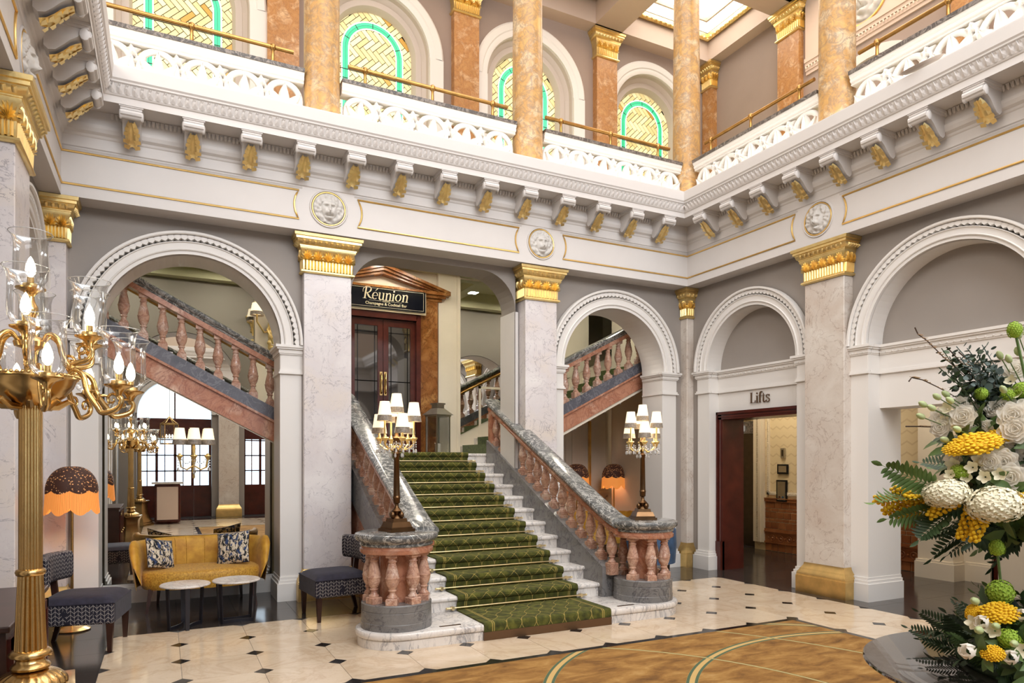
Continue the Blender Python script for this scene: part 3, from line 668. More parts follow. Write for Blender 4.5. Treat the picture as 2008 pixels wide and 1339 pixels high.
def lion_relief():
    def h(x, y):
        r = sqrt(x*x + y*y); g = lambda cx, cy, sx, sy, A: A*math.exp(-((x-cx)/sx)**2 - ((y-cy)/sy)**2); s2 = lambda cx, cy, sx, sy, A: g(-cx, cy, sx, sy, A) + g(cx, cy, sx, sy, A)
        a = atan2(y + .05, x); fr = sqrt((x/.52)**2 + ((y+.08)/.72)**2)            # face oval
        z = .10*max(0, 1 - r*r)**.5
        if fr > .92: z += .07*min(1, (fr-.92)*4)*(.55 + .45*sin(a*15 + 4.5*fr + 1.2*sin(a*4))) + .03*sin(a*7 - 9*fr)
        else: z += .14*(1 - fr*fr)**.6
        z += g(0, .02, .085, .34, .10) + g(0, -.24, .15, .09, .11) + s2(.15, -.36, .13, .12, .10) + g(0, -.66, .15, .11, .13)
        z += s2(.21, .2, .17, .055, .075) - s2(.2, .085, .095, .05, .12) + s2(.2, .075, .045, .028, .06) + s2(.3, -.12, .12, .16, .04)
        z += g(0, .48, .25, .14, .06) - g(0, .36, .03, .2, .04) - s2(.065, -.26, .03, .028, .07)
        z -= g(0, -.50, .2, .03, .12) + s2(.2, -.46, .05, .06, .06) + g(0, -.38, .022, .07, .06)
        z += s2(.46, .46, .13, .12, .12) - s2(.45, .45, .06, .06, .09)
        return max(z, .0) * (1 if r < .95 else max(0, (1-r)/.05))
    mb = MB(); n, m = 72, 30
    for j in range(m+1):
        for i in range(n):
            r = j/m; a = 2*pi*i/n; x, y = r*cos(a), r*sin(a); mb.v.append((.178*x, -.26*h(x, y), .178*y))
    for j in range(m):
        for i in range(n): mb.f.append((j*n+i, (j+1)*n+i, (j+1)*n+(i+1) % n, j*n+(i+1) % n))
    return mb.mesh('lion_mask', M['lion_grey'], 75)
lion_me = lion_relief()
ring_me = MB().tube([(.186*cos(a), -.004, .186*sin(a)) for a in [2*pi*i/40 for i in range(40)]], .010, 6, closed=True).mesh('gold_ring', M['gold_line'], 60)
rim_me = MB().tube([(.205*cos(a), -.001, .205*sin(a)) for a in [2*pi*i/40 for i in range(40)]], .012, 6, closed=True).mesh('roundel_rim', M['cream'], 60)
def roundel(side, u):
    o = inst('lion_roundel', lion_me, cor, face_pt(side, u, .002, 4.48), {'B': 0, 'R': -pi/2, 'L': pi/2}[side]); inst('gold_ring', ring_me, o); inst('roundel_rim', rim_me, o)
for u in (1.69, 4.47): roundel('B', u)
for u in (5.70, 2.9): roundel('R', u)
for u in (6.0, 3.2): roundel('L', u)
frieze_panel('B', XL+.0, 1.36, 0, 1); frieze_panel('B', 2.02, 4.14, 1, 1); frieze_panel('B', 4.80, XR, 1, 0)
frieze_panel('R', 6.03, YB, 1, 0); frieze_panel('R', 3.23, 5.37, 1, 1); frieze_panel('L', 6.33, YB, 1, 0); frieze_panel('L', 3.5, 5.67, 1, 1)
# ---------------------------------------------------------------- gallery: floor, columns, balustrade
GZ, GY, GX, CL = 5.42, 11.0, 10.1, 10.25
mb = MB(); mb.box(-4.4, 10.6, 8.27, 11.5, 5.06, GZ); mb.box(7.2, 10.6, -4.6, 8.27, 5.06, GZ); mb.box(-4.4, -1.08, -4.6, 8.27, 5.06, GZ); mb.box(-1.08, 7.2, -4.6, -3.85, 5.06, GZ)
gfl = struct('ceiling', mb, M['cream_green'], 'pale ceiling under the gallery above the stairs and aisles', 'ceiling')
bmz = MB()          # shallow beams under it
for x in (-.4, 1.2, 5.3, 7.0): bmz.box(x-.12, x+.12, 8.74, 11, 4.9, 5.06)
bmz.box(-3, 9, 10.7, 11, 4.75, 5.06); bmz.box(-3, 9, 8.74, 8.95, 4.75, 5.06); bmz.build('ceiling_beam', M['cream_green'], gfl)
def column(x, y, label, group=None):
    c = thing('marble_column', label, 'column', (x, y, GZ-.06), kind='structure')
    MB().lathe([(.235, 0), (.235, .06), (.222, .08), (.213, .12), (.209, .2), (.207, 1.6), (.19, 4.0)], 28).build('shaft', M['yellow_marble'], c, smooth=40)
    MB().lathe([(.19, 3.98), (.21, 4.0), (.21, 4.05), (.2, 4.07), (.24, 4.3), (.27, 4.34), (.27, 4.4)], 20).build('capital', M['gold'], c, smooth=40)
    return c
column(1.69, 8.38, 'ochre marble gallery column nearest the sofa side'); column(4.47, 8.38, 'ochre marble gallery column above the pier right of the stairs')
column(7.29, 8.40, 'ochre marble gallery column at the corner of the two balustrades'); column(7.29, 5.70, 'thick ochre marble gallery column above the lift side')
column(7.29, 2.9, 'ochre marble gallery column outside the view')
def leaf_bump(mb, cx, cz, L, w, ang, th=.035, t0=0):
    """domed pointed leaf in the panel plane (x,z), pointing along ang"""
    n = 6; vs = []; c, s_ = cos(ang), sin(ang)
    def pt(a, b, d): return (cx + a*c - b*s_, t0 - d, cz + a*s_ + b*c)
    for i in range(n+1):
        t = i/n; ww = w*sin(pi*min(1, .06+.94*t))**.8*(1-.25*t); 
        if i == n: ww = .002
        vs += [pt(L*t, -ww, -.02), pt(L*t, -ww*.6, th*.75), pt(L*t, 0, th*.45), pt(L*t, ww*.6, th*.75), pt(L*t, ww, -.02)]
    mb.add(vs, [(5*i+k, 5*i+k+1, 5*i+k+6, 5*i+k+5) for i in range(n) for k in range(4)])
def star_bump(mb, cx, cz, R, rot=0, th=.04):
    P_ = [(cx + (R if i % 2 == 0 else R*.48)*cos(rot+pi/2+i*pi/5), cz + (R if i % 2 == 0 else R*.48)*sin(rot+pi/2+i*pi/5)) for i in range(10)]
    vs = [(x, -.012, z) for x, z in P_] + [(x, .03, z) for x, z in P_] + [(cx, -th*.7, cz)]
    vs += [(cx + (x-cx)*.45, -th, cz + (z-cz)*.45) for x, z in P_]
    mb.add(vs, [(i, (i+1) % 10, 21+(i+1) % 10, 21+i) for i in range(10)] + [(21+i, 21+(i+1) % 10, 20) for i in range(10)] + [(10+i, 10+(i+1) % 10, (i+1) % 10, i) for i in range(10)])
def panel_unit():
    mb = MB(); zc = 5.815
    pts = [(-.18, 5.45)] + arc(0, zc, .18, pi, 0, 14) + [(.18, 5.45)]
    mb.tube([(x, 0, z) for x, z in pts], .036, 8)
    leaf_bump(mb, 0, 5.68, .30, .075, pi/2, .06, -.012); leaf_bump(mb, -.01, 5.69, .25, .07, pi*.74, .055, -.02); leaf_bump(mb, .01, 5.69, .25, .07, pi*.26, .055, -.02); leaf_bump(mb, -.02, 5.70, .2, .06, pi*.93, .05, -.025); leaf_bump(mb, .02, 5.70, .2, .06, pi*.07, .05, -.025)
    leaf_bump(mb, 0, 5.66, .2, .08, -pi/2, .05); leaf_bump(mb, -.03, 5.62, .17, .06, -pi*.75, .045); leaf_bump(mb, .03, 5.62, .17, .06, -pi*.25, .045)
    mb.box(-.215, .215, -.03, .03, 5.42, 5.47); return recalc(mb)
def star_unit():
    mb = MB(); star_bump(mb, -.03, 5.945, .095, .15, .06); star_bump(mb, .035, 5.855, .085, .5, .055); leaf_bump(mb, -.02, 5.8, .17, .045, pi*.62, .05); leaf_bump(mb, .03, 5.8, .17, .045, pi*.36, .05)
    leaf_bump(mb, 0, 5.78, .3, .05, -pi*.42, .04); leaf_bump(mb, 0, 5.78, .3, .05, -pi*.58, .04); return mb
pu = panel_unit().mesh('pierced_panel', M['white_trim'], 50); su = star_unit().mesh('star_boss', M['white_trim'], 50)
RAILP = [(-.04, 6.01), (-.05, 6.02), (-.04, 6.035), (-.06, 6.045), (-.068, 6.065), (-.06, 6.08), (-.075, 6.095), (-.085, 6.125), (.10, 6.125), (.10, 6.01)]
def balustrade(name, label, P0, P1, segs, posts, ends, rz):
    """straight gallery balustrade; u runs along the wall from P0"""
    b = thing(name, label, 'balustrade', P0, rz, kind='structure')
    for a, e in segs:
        mb = MB(); Lh = e - a; mb.prism([(p, z) for p, z in RAILP], lambda p, z, t: (t, p, z - 0), a, e); mb.build('rail_moulding', M['white_trim'], b, smooth=25)
        cp = MB(); cp.box(a, e, -.10, .12, 6.125, 6.168); cp.build('marble_capping', M['dark_cap'], b)
        MB().box(a, e, -.06, .09, 5.42, 5.47).build('bottom_rail', M['white_trim'], b)
        n = max(1, round(Lh / .43)); st = Lh / n
        for i in range(n):
            inst('pierced_panel', pu, b, (a + (i+.5)*st, 0, 0))
            if i: inst('star_boss', su, b, (a + i*st, 0, 0))
    for a, e in ends: MB().tube([(a, 0, 6.375), (e, 0, 6.375)], .024, 10).build('brass_handrail', M['brass_rail'], b, smooth=60)
    pm = MB().lathe([(.03, 6.165), (.03, 6.175), (.02, 6.185), (.017, 6.33), (.024, 6.34), (.035, 6.355), (.038, 6.375), (.035, 6.395), (.022, 6.41), (.0, 6.413)], 12).mesh('rail_post', M['brass_rail'], 40)
    for x in posts: inst('rail_post', pm, b, (x, 0, 0))
    return b
balustrade('gallery_balustrade', 'white pierced gallery balustrade with brass rail above the stairs', (0, 8.36, 0), None, [(-2, 1.47), (1.91, 4.25), (4.69, 7.1)], [-.6, .28, 1.13, 2.206, 3.08, 3.93, 4.99, 5.83, 6.70], [(-1.2, 1.36), (2.0, 4.15), (4.74, 6.92)], 0)
balustrade('gallery_balustrade', 'white pierced gallery balustrade with brass rail above the lift doorway', (7.27, 8.36, 0), None, [(.22, 2.46), (2.9, 5.2), (5.7, 8)], [.52, 1.30, 2.12, 3.20, 4.0, 4.9], [(.40, 2.35), (2.97, 5.2)], -pi/2)
# ---------------------------------------------------------------- gallery rear walls with stained glass
WSP = 8.34; WRAD, WOUT = .66, 1.12; WINC = (.27, 3.10, 5.92, 8.62)
FG = F_back(GY); mb = MB()
for k, c in enumerate(WINC):
    a = -4.4 if k == 0 else (WINC[k-1] + c)/2; b = GX + .1 if k == 3 else (WINC[k+1] + c)/2
    arch_slab(mb, FG, a, b, CL, c, .90, 0, .3, spr=WSP, z0=GZ)
gw = struct('wall_gallery_back', mb, M['taupe_wall'], 'taupe rear wall of the gallery with arched stained glass windows', 'wall')
lead_me = {}
def herring(n, w):
    """centres and directions of herringbone strips"""
    out = []; N = 26
    for x in range(-N, N):
        for y in range(-N, N):
            m = (x - y) % (2*n)
            if m == 0: out.append((x + n/2, y + .5, 0))
            elif m == 2*n - 1: out.append((x + .5, y + n/2, 1))
    return [(p*w, q*w, d) for p, q, d in out]
hb = herring(3, .078); pw, pl = .078 - .011, .234 - .011
pane_me = MB().box(-pl/2, pl/2, -.004, .004, -pw/2, pw/2).mesh('glass_piece', M['sg_yellow'])
pane_am = pane_me.copy(); pane_am.materials[0] = M['sg_amber']
for k, c in enumerate(WINC):
    rm = MB(); FW = F_back(GY)
    ring_sweep(rm, FW, c, WSP, [(.90, -.02), (.87, -.02), (.86, .06), (.80, .1), (.79, .12), (.70, .12), (.69, .14), (.67, .2), (WRAD, .25)])
    for s_ in (-1, 1):
        for (r0, t0), (r1, t1) in zip([(.90, -.02), (.87, -.02), (.86, .06), (.80, .1), (.79, .12), (.70, .12), (.69, .14), (.67, .2)], [(.87, -.02), (.86, .06), (.80, .1), (.79, .12), (.70, .12), (.69, .14), (.67, .2), (WRAD, .25)]):
            rm.add([FW(c+s_*r0, GZ, t0), FW(c+s_*r1, GZ, t1), FW(c+s_*r1, WSP, t1), FW(c+s_*r0, WSP, t0)], [(0, 1, 2, 3)])
    wn = tag(rm.build('window_%d' % (k+1), M['reveal'], None, 30), ('yellow and green stained glass arched window at the far left of the gallery', 'yellow and green stained glass arched window right of the first gallery column', 'yellow and green stained glass arched window half behind the second gallery column', 'small-looking yellow and green stained glass arched window by the corner column')[k], 'window', kind='structure')
    om = MB(); ring_sweep(om, FW, c, WSP, [(.88, 0), (.88, -.06), (.93, -.075), (.97, -.07), (.99, -.085), (1.09, -.09), (WOUT, -.07), (WOUT, 0)])
    for s_ in (-1, 1): om.prism([(c+s_*.88, GZ), (c+s_*WOUT, GZ), (c+s_*WOUT, WSP), (c+s_*.88, WSP)], FW, 0, -.08)
    om.build('arch_moulding', M['white_trim'], wn, smooth=30)
    yy = GY + .27
    B = [(c-.7, 6.0)] + arc(c, WSP, .70, pi, 0, 20) + [(c+.7, 6.0)]; lm = MB(); lm.add([(x, yy+.012, z) for x, z in B], [tuple(range(len(B)))]); lm.build('lead_backing', M['lead'], wn)
    ca = cos(pi/4)
    for p, q, d in hb:
        x, z = (p + q)*ca, (p - q)*ca + 7.6
        if z < 6.55 or abs(x) > .72: continue
        if z > WSP and x*x + (z-WSP)**2 > .74**2: continue
        inst('glass_piece', pane_am if random.random() < .03 else pane_me, wn, (c + x, yy, z), rot=(0, pi/4 - (pi/2 if not d else 0) + (pi/2), 0))
    for nm, r0, r1, mt, t in (('green_glass_band', .415, .455, 'sg_green', -.010), ('green_glass_band', .459, .498, 'sg_green', -.010), ('white_glass_fillet', .390, .411, 'sg_white', -.010), ('white_glass_fillet', .502, .523, 'sg_white', -.010), ('lead_strip', .387, .526, 'lead', -.007)):
        m_ = MB(); Fp = F_back(yy); ring_sweep(m_, Fp, c, WSP, [(r0, t), (r1, t)], n=24)
        for s_ in (-1, 1): m_.add([Fp(c+s_*r0, 6.5, t), Fp(c+s_*r1, 6.5, t), Fp(c+s_*r1, WSP, t), Fp(c+s_*r0, WSP, t)], [(0, 1, 2, 3)])
        m_.build(nm, M[mt], wn)
    m_ = MB().box(c-.66, c+.66, yy-.016, yy-.006, WSP-.36, WSP-.35)
    for a in (pi*.12, pi*.3, pi*.5, pi*.7, pi*.88):
        m_.add([(c + r*cos(a+e), yy-.0125, WSP + r*sin(a+e)) for r, e in ((.415, -.012), (.498, -.012), (.498, .012), (.415, .012))], [(0, 1, 2, 3)])
    for z in (WSP-.5, WSP-1.0):
        for s_ in (-1, 1): m_.box(c+s_*.4565-.042, c+s_*.4565+.042, yy-.0135, yy-.011, z-.006, z+.006)
    m_.build('iron_bar', M['lead'], wn)
def gpil(label, x0, x1, y0, y1, sides):
    p = thing('gallery_pilaster', label, 'pilaster', ((x0+x1)/2, (y0+y1)/2, 0), kind='structure'); hx, hy = (x1-x0)/2, (y1-y0)/2
    MB().box(-hx, hx, -hy, hy, GZ, 9.22).build('shaft', M['ochre_pil'], p); capital(p, 0, 0, hx, hy, 9.2, 9.7, sides); return p
for x, lb in ((1.62, 'orange brown marble gallery pilaster left of the first column'), (4.62, 'orange brown marble gallery pilaster between the second and third windows'), (7.5, 'orange brown marble gallery pilaster between the third and fourth windows')):
    gpil(lb, x-.23, x+.23, 10.86, 11.02, [(0, -1)])
gpil('narrow orange brown marble pilaster in the far gallery corner', 9.95, 10.1, 10.72, 10.98, [(0, -1), (-1, 0)])
gpil('orange brown marble pilaster on the right gallery wall', 9.98, 10.12, 8.58, 9.05, [(-1, 0), (0, -1)])
gpil('orange brown marble pilaster on the right gallery wall near the top edge', 9.98, 10.12, 5.5, 5.95, [(-1, 0), (0, -1)])
mb = MB().box(GX, GX+.3, -4.6, 11.3, GZ, CL)
gr = struct('wall_gallery_right', mb, M['taupe_wall'], 'plain taupe outer wall of the right gallery', 'wall')
mb = MB().box(GX-.05, GX, -3, 8.5, 8.62, CL)
for z, p in ((8.36, .03), (8.42, .05), (8.5, .06), (8.56, .08)): mb.box(GX-p, GX, -3, 8.5, z, z+.07)
mb.build('frieze', M['ceiling_pink'], gr); bd = MB(); beads(bd, F_right(GX-.05), 4.5, 8.5, 8.47, -.02, .06, .022, 1.2); bd.build('bead_moulding', M['cream_warm'], gr)
fr = MB().tube([(GX-.055, 7.35 + .42*cos(a), 9.05 + .42*sin(a)) for a in [2*pi*i/40 for i in range(40)]], .022, 6, closed=True)
fr.tube([(GX-.055, y, z) for y, z in ((6.7, 8.8), (6.7, 9.6), (5.0, 9.6), (5.0, 8.8))], .016, 6, closed=True); fr.build('gold_line', M['gold_line'], gr, 60)
o = inst('lion_mask', lion_me, gr, (GX-.05, 7.35, 9.05), -pi/2, sc=(2.1, 1.6, 2.1))
mb = MB(); ring_sweep(mb, F_right(GX), 7.3, 7.05, [(.98, 0), (.98, -.06), (1.12, -.07), (1.12, 0)], n=24)
for s_ in (-1, 1): mb.prism([(7.3+s_*.98, GZ), (7.3+s_*1.12, GZ), (7.3+s_*1.12, 7.05), (7.3+s_*.98, 7.05)], F_right(GX), 0, -.065)
mb.build('arch_moulding', M['white_trim'], gr)
struct('wall_gallery_left', MB().box(-4.6, -4.4, -4.6, 11.3, GZ, CL), M['taupe_wall'], 'taupe outer wall of the left gallery outside the view', 'wall')
struct('wall_gallery_front', MB().box(-4.6, 10.4, -4.8, -4.6, GZ, CL), M['taupe_wall'], 'taupe wall of the front gallery behind the camera', 'wall')
# ---------------------------------------------------------------- gallery ceiling with beams, coffers and light box
mb = MB(); mb.box(-4.4, 10.3, 8.2, 11.3, CL, CL+.3); mb.box(7.0, 10.3, -4.6, 8.2, CL, CL+.3); mb.box(-4.4, -1.0, -4.6, 8.2, CL, CL+.3); mb.box(-1, 7, -4.6, -3.8, CL, CL+.3)
gc_ = tag(mb.build('ceiling_gallery', M['ceiling_pink']), 'coffered cream gallery ceiling with gilded mouldings', 'ceiling', kind='structure')
bm2 = MB()
for x in (1.66, 4.56, 7.45): bm2.box(x-.3, x+.3, 8.6, 10.75, 9.7, CL)
bm2.box(-4.4, 10.1, 8.1, 8.68, 9.7, CL+.4); bm2.box(-4.4, 10.1, 10.72, 11.0, 9.7, CL); bm2.box(7.0, 7.58, -4.6, 8.1, 9.7, CL+.4); bm2.box(9.86, 10.1, -4.6, 10.72, 9.7, CL); bm2.box(7.58, 9.86, 8.5, 9.1, 9.7, CL); bm2.box(7.58, 9.86, 5.4, 6.0, 9.7, CL); bm2.box(-1.3, -.8, -4, 8.1, 9.7, CL+.4)
bm2.build('ceiling_beam', M['ceiling_pink'], gc_)
def coffer(x0, x1, y0, y1, lit):
    gm = MB(); em = MB(); z = CL - .16
    P_ = [(x0, y0, z), (x1, y0, z), (x1, y1, z), (x0, y1, z)]
    gm.sweep(P_, [(0, 0), (.05, -.02), (.09, .02), (.10, .09), (0, .12)], closed=True)
    for (a, b) in zip(P_, P_[1:] + P_[:1]):
        A, B = Vector(a), Vector(b); n = int((B-A).length/.11); d = (B-A)/n; nn = Vector((-d.y, d.x, 0)).normalized()
        for i in range(n): em.ball(tuple(A + d*(i+.5) + nn*.075 + Vector((0, 0, .01))), .038, 6, 4)
    gm.build('gilded_moulding', M['gold'], gc_); e = em.build('gilded_eggs', M['gold'], gc_, 60); e['kind'] = 'stuff'
    if lit:
        m_ = MB().sweep([(x0+.35, y0+.35, CL-.06), (x1-.35, y0+.35, CL-.06), (x1-.35, y1-.35, CL-.06), (x0+.35, y1-.35, CL-.06)], [(0, 0), (.06, -.02), (.08, .06), (0, .06)], closed=True); m_.build('panel_frame', M['cream_warm'], gc_)
        MB().box(x0+.06, x1-.06, y0+.06, y1-.06, CL-.02, CL-.01).build('light_panel', M['light_panel'], gc_)
coffer(7.8, 9.86, 9.1, 10.72, True); coffer(4.9, 7.1, 8.72, 10.68, False); coffer(2.0, 4.22, 8.72, 10.68, False); coffer(7.62, 9.82, 6.05, 8.45, True)
# flat round dish left lying on the cornice ledge
dm = MB().lathe([(0, 0), (.15, .008), (.19, .03), (.196, .035), (.18, .03), (.0, .018)], 28)
tag(inst('round_dish', dm.mesh('round_dish', M['reveal'], 40), None, (6.62, 4.22, 5.44), rot=(0, radians(-24), 0)), 'shallow pale grey round dish resting on the cornice ledge before the balustrade', 'dish')
# ---------------------------------------------------------------- grand staircase
XC, RISE, RUN = 3.22, .1425, .2945; SY = lambda k: 6.23 + RUN*(k-2); LZ = 12*RISE; DY, DR, DC = 5.97, .31, 1.36
st_ = thing('staircase', 'white veined marble staircase rising through the central opening to the landing', 'staircase', (XC, 5.62, 0), kind='structure')
def S(mb, name, mat, smooth=False, parent=None):       # world coordinates -> child of the staircase
    for i, p in enumerate(mb.v): mb.v[i] = (p[0]-XC, p[1]-5.62, p[2])
    return mb.build(name, M[mat], parent or st_, smooth)
def plat(off, z):     # outline of the bottom step with round ends under the newels
    r = .365 + off; pts = []
    pts += [(XC - DC + r*cos(a), DY + r*sin(a)) for a in [pi*.5 + pi*i/14 for i in range(15)]]
    pts += [(XC + DC + r*cos(a), DY + r*sin(a)) for a in [-pi*.5 + pi*i/14 for i in range(15)]]
    return [(x, y, z) for x, y in pts]
mb = MB(); lay = [(-.02, 0), (-.02, .07), (-.028, .078), (-.008, .085), (.0, .1), (.0, .125), (-.008, .138), (-.02, RISE)]
rings = [plat(o, z) for o, z in lay]; n = len(rings[0])
for r in rings: mb.v += r
for j in range(len(rings)-1): mb.f += [(j*n+i, j*n+(i+1) % n, (j+1)*n+(i+1) % n, (j+1)*n+i) for i in range(n)]
mb.f.append(tuple((len(rings)-1)*n+i for i in range(n))); S(mb, 'step', 'step_marble', 35)
for k in range(2, 13):
    y, z = SY(k), k*RISE; b = z - RISE
    pr = [(y+.03, b-.0), (y+.03, z-.05), (y+.02, z-.045), (y+.004, z-.035), (y, z-.022), (y+.004, z-.008), (y+.014, z), (y+RUN+.06, z), (y+RUN+.06, b-.0)]
    if k == 12: pr[-2:] = [(11.0, z), (11.0, b)]
    x0, x1 = (XC-1.02, XC+1.02) if k < 12 else (XC-1.02, XC+1.02)
    S(MB().prism(pr, lambda p, q, t: (t, p, q), x0, x1), 'step', 'step_marble', 40)
S(MB().box(XC-1.0, XC+1.0, 6.3, 11, 0, .2), 'stair_core', 'step_marble')
S(MB().box(XC-1.25, XC+1.3, 9.2, 11, 1.45, LZ-.002), 'landing', 'step_marble')
for s_ in (-1, 1): S(MB().box(XC+s_*.95-.1, XC+s_*.95+.1, 5.70, 5.725, RISE, RISE+.004), 'bronze_strip', 'brass_dark')
# carpet runner, one strip following the steps, with brass rods
rn = thing('stair_runner', 'moss green stair carpet with gold trellis lines running down the marble steps', 'carpet', (XC+.015, 5.62, 0))
hw = .685; pf = [(5.615, .02), (5.61, .03), (5.605, .10), (5.604, .125), (5.608, .143), (5.62, .155), (5.64, .158)]
for k in range(2, 13):
    y, z = SY(k), k*RISE; b = z - RISE + .014
    pf += [(y+.005, b), (y+.016, b+.012), (y+.012, z-.055), (y-.008, z-.04), (y-.018, z-.02), (y-.014, z+.002), (y-.002, z+.014), (y+.02, z+.017)]
pf += [(10.9, LZ+.017)]
vs, uvs, fs, s_acc = [], [], [], 0
for i, (y, z) in enumerate(pf):
    if i: s_acc += math.hypot(y - pf[i-1][0], z - pf[i-1][1])
    for x in (-hw, hw): vs.append((x, y-5.62, z)); uvs.append((x, s_acc))
for i in range(len(pf)-1): fs.append((2*i, 2*i+1, 2*i+3, 2*i+2))
nv = len(vs)
for i, (y, z) in enumerate(pf):
    for x in (-hw, hw): vs.append((x, y-5.62, z-.016)); uvs.append((9, 9))
for i in range(len(pf)-1): fs += [(2*i, 2*i+2, nv+2*i+2, nv+2*i), (2*i+1, nv+2*i+1, nv+2*i+3, 2*i+3)]
me = bpy.data.meshes.new('runner'); me.from_pydata(vs, [], fs); uvl = me.uv_layers.new(name='UVMap')
for lp in me.loops: uvl.data[lp.index].uv = uvs[lp.vertex_index]
me.materials.append(M['stair_carpet']); inst('runner', me, rn)
rod = MB().tube([(-.79, 0, 0), (.79, 0, 0)], .0105, 8); rod.box(-.745, -.72, -.012, .03, -.02, .015); rod.box(.72, .745, -.012, .03, -.02, .015)
for s_ in (-1, 1): rod.ball((s_*.795, 0, 0), .013, 8, 5)
rod_me = rod.mesh('stair_rod', metal('polished_brass', 'EBD6A6', .3), 50)
for k in range(2, 13): inst('stair_rod', rod_me, rn, (0, SY(k)-.004-5.62, (k-1)*RISE+.034))
MB().box(-hw, hw, -.022, .0, .0, .075).build('threshold_plate', M['letter_brown'], rn)
# balusters
BH = .435
def baluster_mesh(h=BH, dp=.07):
    k = h / .435; mb = MB()
    mb.sqlathe([(0, -dp), (0, .05*k), (-.008, .058*k)], .05, .05)
    mb.lathe([(r, z*k) for r, z in [(.044, .058), (.046, .068), (.038, .078), (.027, .092), (.026, .112), (.036, .118), (.038, .126), (.03, .134), (.034, .142), (.05, .17), (.0585, .2), (.060, .222), (.063, .226), (.063, .232), (.0585, .236), (.055, .262), (.046, .30), (.036, .34), (.0305, .362), (.038, .367), (.039, .375), (.032, .381), (.030, .394), (.042, .402), (.044, .41)]], 14)
    mb.sqlathe([(0, .408*k), (0, .5*k)], .048, .048); return mb.mesh('baluster', M['pink_marble'], 40)
bal_me = baluster_mesh(); bal2_me = baluster_mesh(.50); bal0_me = baluster_mesh(BH, .002)
def zr(y): 
    q = (y - 5.985)/.11; return .972 + .484*.11*(math.log1p(math.exp(q)) if q < 30 else q)
RAIL = [(-.075, -.11), (-.085, -.095), (-.09, -.08), (-.115, -.065), (-.125, -.045), (-.118, -.02), (-.09, -.004), (-.05, 0), (.05, 0), (.09, -.004), (.118, -.02), (.125, -.045), (.115, -.065), (.09, -.08), (.085, -.095), (.075, -.11)]
SUB = [(-.07, -.175), (-.078, -.165), (-.078, -.14), (-.068, -.13), (-.068, -.105), (.068, -.105), (.068, -.13), (.078, -.14), (.078, -.165), (.07, -.175)]
STR = [(-.095, -.605), (.095, -.605), (.095, -1.02), (-.095, -1.02)]
def stair_balustrade(sg, label):
    cx = XC + sg*DC; rx = cx - sg*(DR-.03)
    b = thing('stair_balustrade', label, 'balustrade', (cx, DY, 0)); 
    def C(mb, name, mat, smooth=False, par=None):
        for i, p in enumerate(mb.v): mb.v[i] = (p[0]-cx, p[1]-DY, p[2])
        return mb.build(name, M[mat], par or b, smooth)
    ys = [9.16 - (9.16-DY)*i/46 for i in range(47)]; path = [(rx, y, zr(y)) for y in ys]
    C(recalc(MB().sweep(path, RAIL, cprof=True)), 'handrail', 'grey_marble', 35); C(recalc(MB().sweep(path, SUB, cprof=True)), 'sub_rail', 'pink_slab', 35)
    C(recalc(MB().sweep(path[:44], STR, cprof=True)), 'stringer', 'drum_marble', 35)
    sp = MB(); w_ = .075
    sp.prism([(y, max(0.0, zr(y)-1.0)) for y in ys[:44]] + [(ys[43], 0), (9.16, 0)], lambda p, q, t: (t, p, q), rx-w_, rx+w_); C(recalc(sp), 'spandrel', 'pink_slab')
    C(MB().box(rx-.06, rx+.06, 9.06, 9.17, 1.5, zr(9.12)-.16), 'end_post', 'pink_slab')
    # newel: drum, slab and frieze ring, inner core
    C(MB().lathe([(DR+.004, RISE), (DR+.004, .20), (DR, .205), (DR, .295), (DR-.003, .298), (DR-.003, .302), (DR, .305), (DR, .358), (DR-.008, .367), (.06, .367)], 48, (cx, DY, 0)), 'newel_drum', 'drum_marble', 35)
    C(MB().lathe([(.06, .80), (.318, .80), (.324, .81), (.324, .835), (.312, .845), (.312, .868), (.05, .868)], 48, (cx, DY, 0)), 'newel_frieze', 'pink_slab', 35)
    C(MB().lathe([(.05, .862), (.318, .862), (.325, .875), (.318, .885), (.335, .90), (.35, .908), (.366, .925), (.37, .945), (.362, .965), (.34, .974), (.05, .977), (0, .977)], 48, (cx, DY, 0)), 'newel_slab', 'grey_marble', 35)
    C(MB().lathe([(.15, .36), (.15, .81)], 20, (cx, DY, 0)), 'newel_core', 'pink_slab', 35)
    n = 0
    a0 = pi if sg > 0 else 0
    for i in range(7):
        a = a0 + sg*(radians(28) + i*radians(44)); inst('baluster', bal0_me, b, (.243*cos(a), .243*sin(a), .367), a)
    y = 6.14
    while y < 9.02:
        inst('baluster', bal_me, b, (rx-cx, y-DY, zr(y)-.605)); y += .2055
    return b
stair_balustrade(-1, 'stair balustrade with rose balusters, grey rail and round newel on the sofa side')
stair_balustrade(1, 'stair balustrade with rose balusters, grey rail and round newel on the lift side')
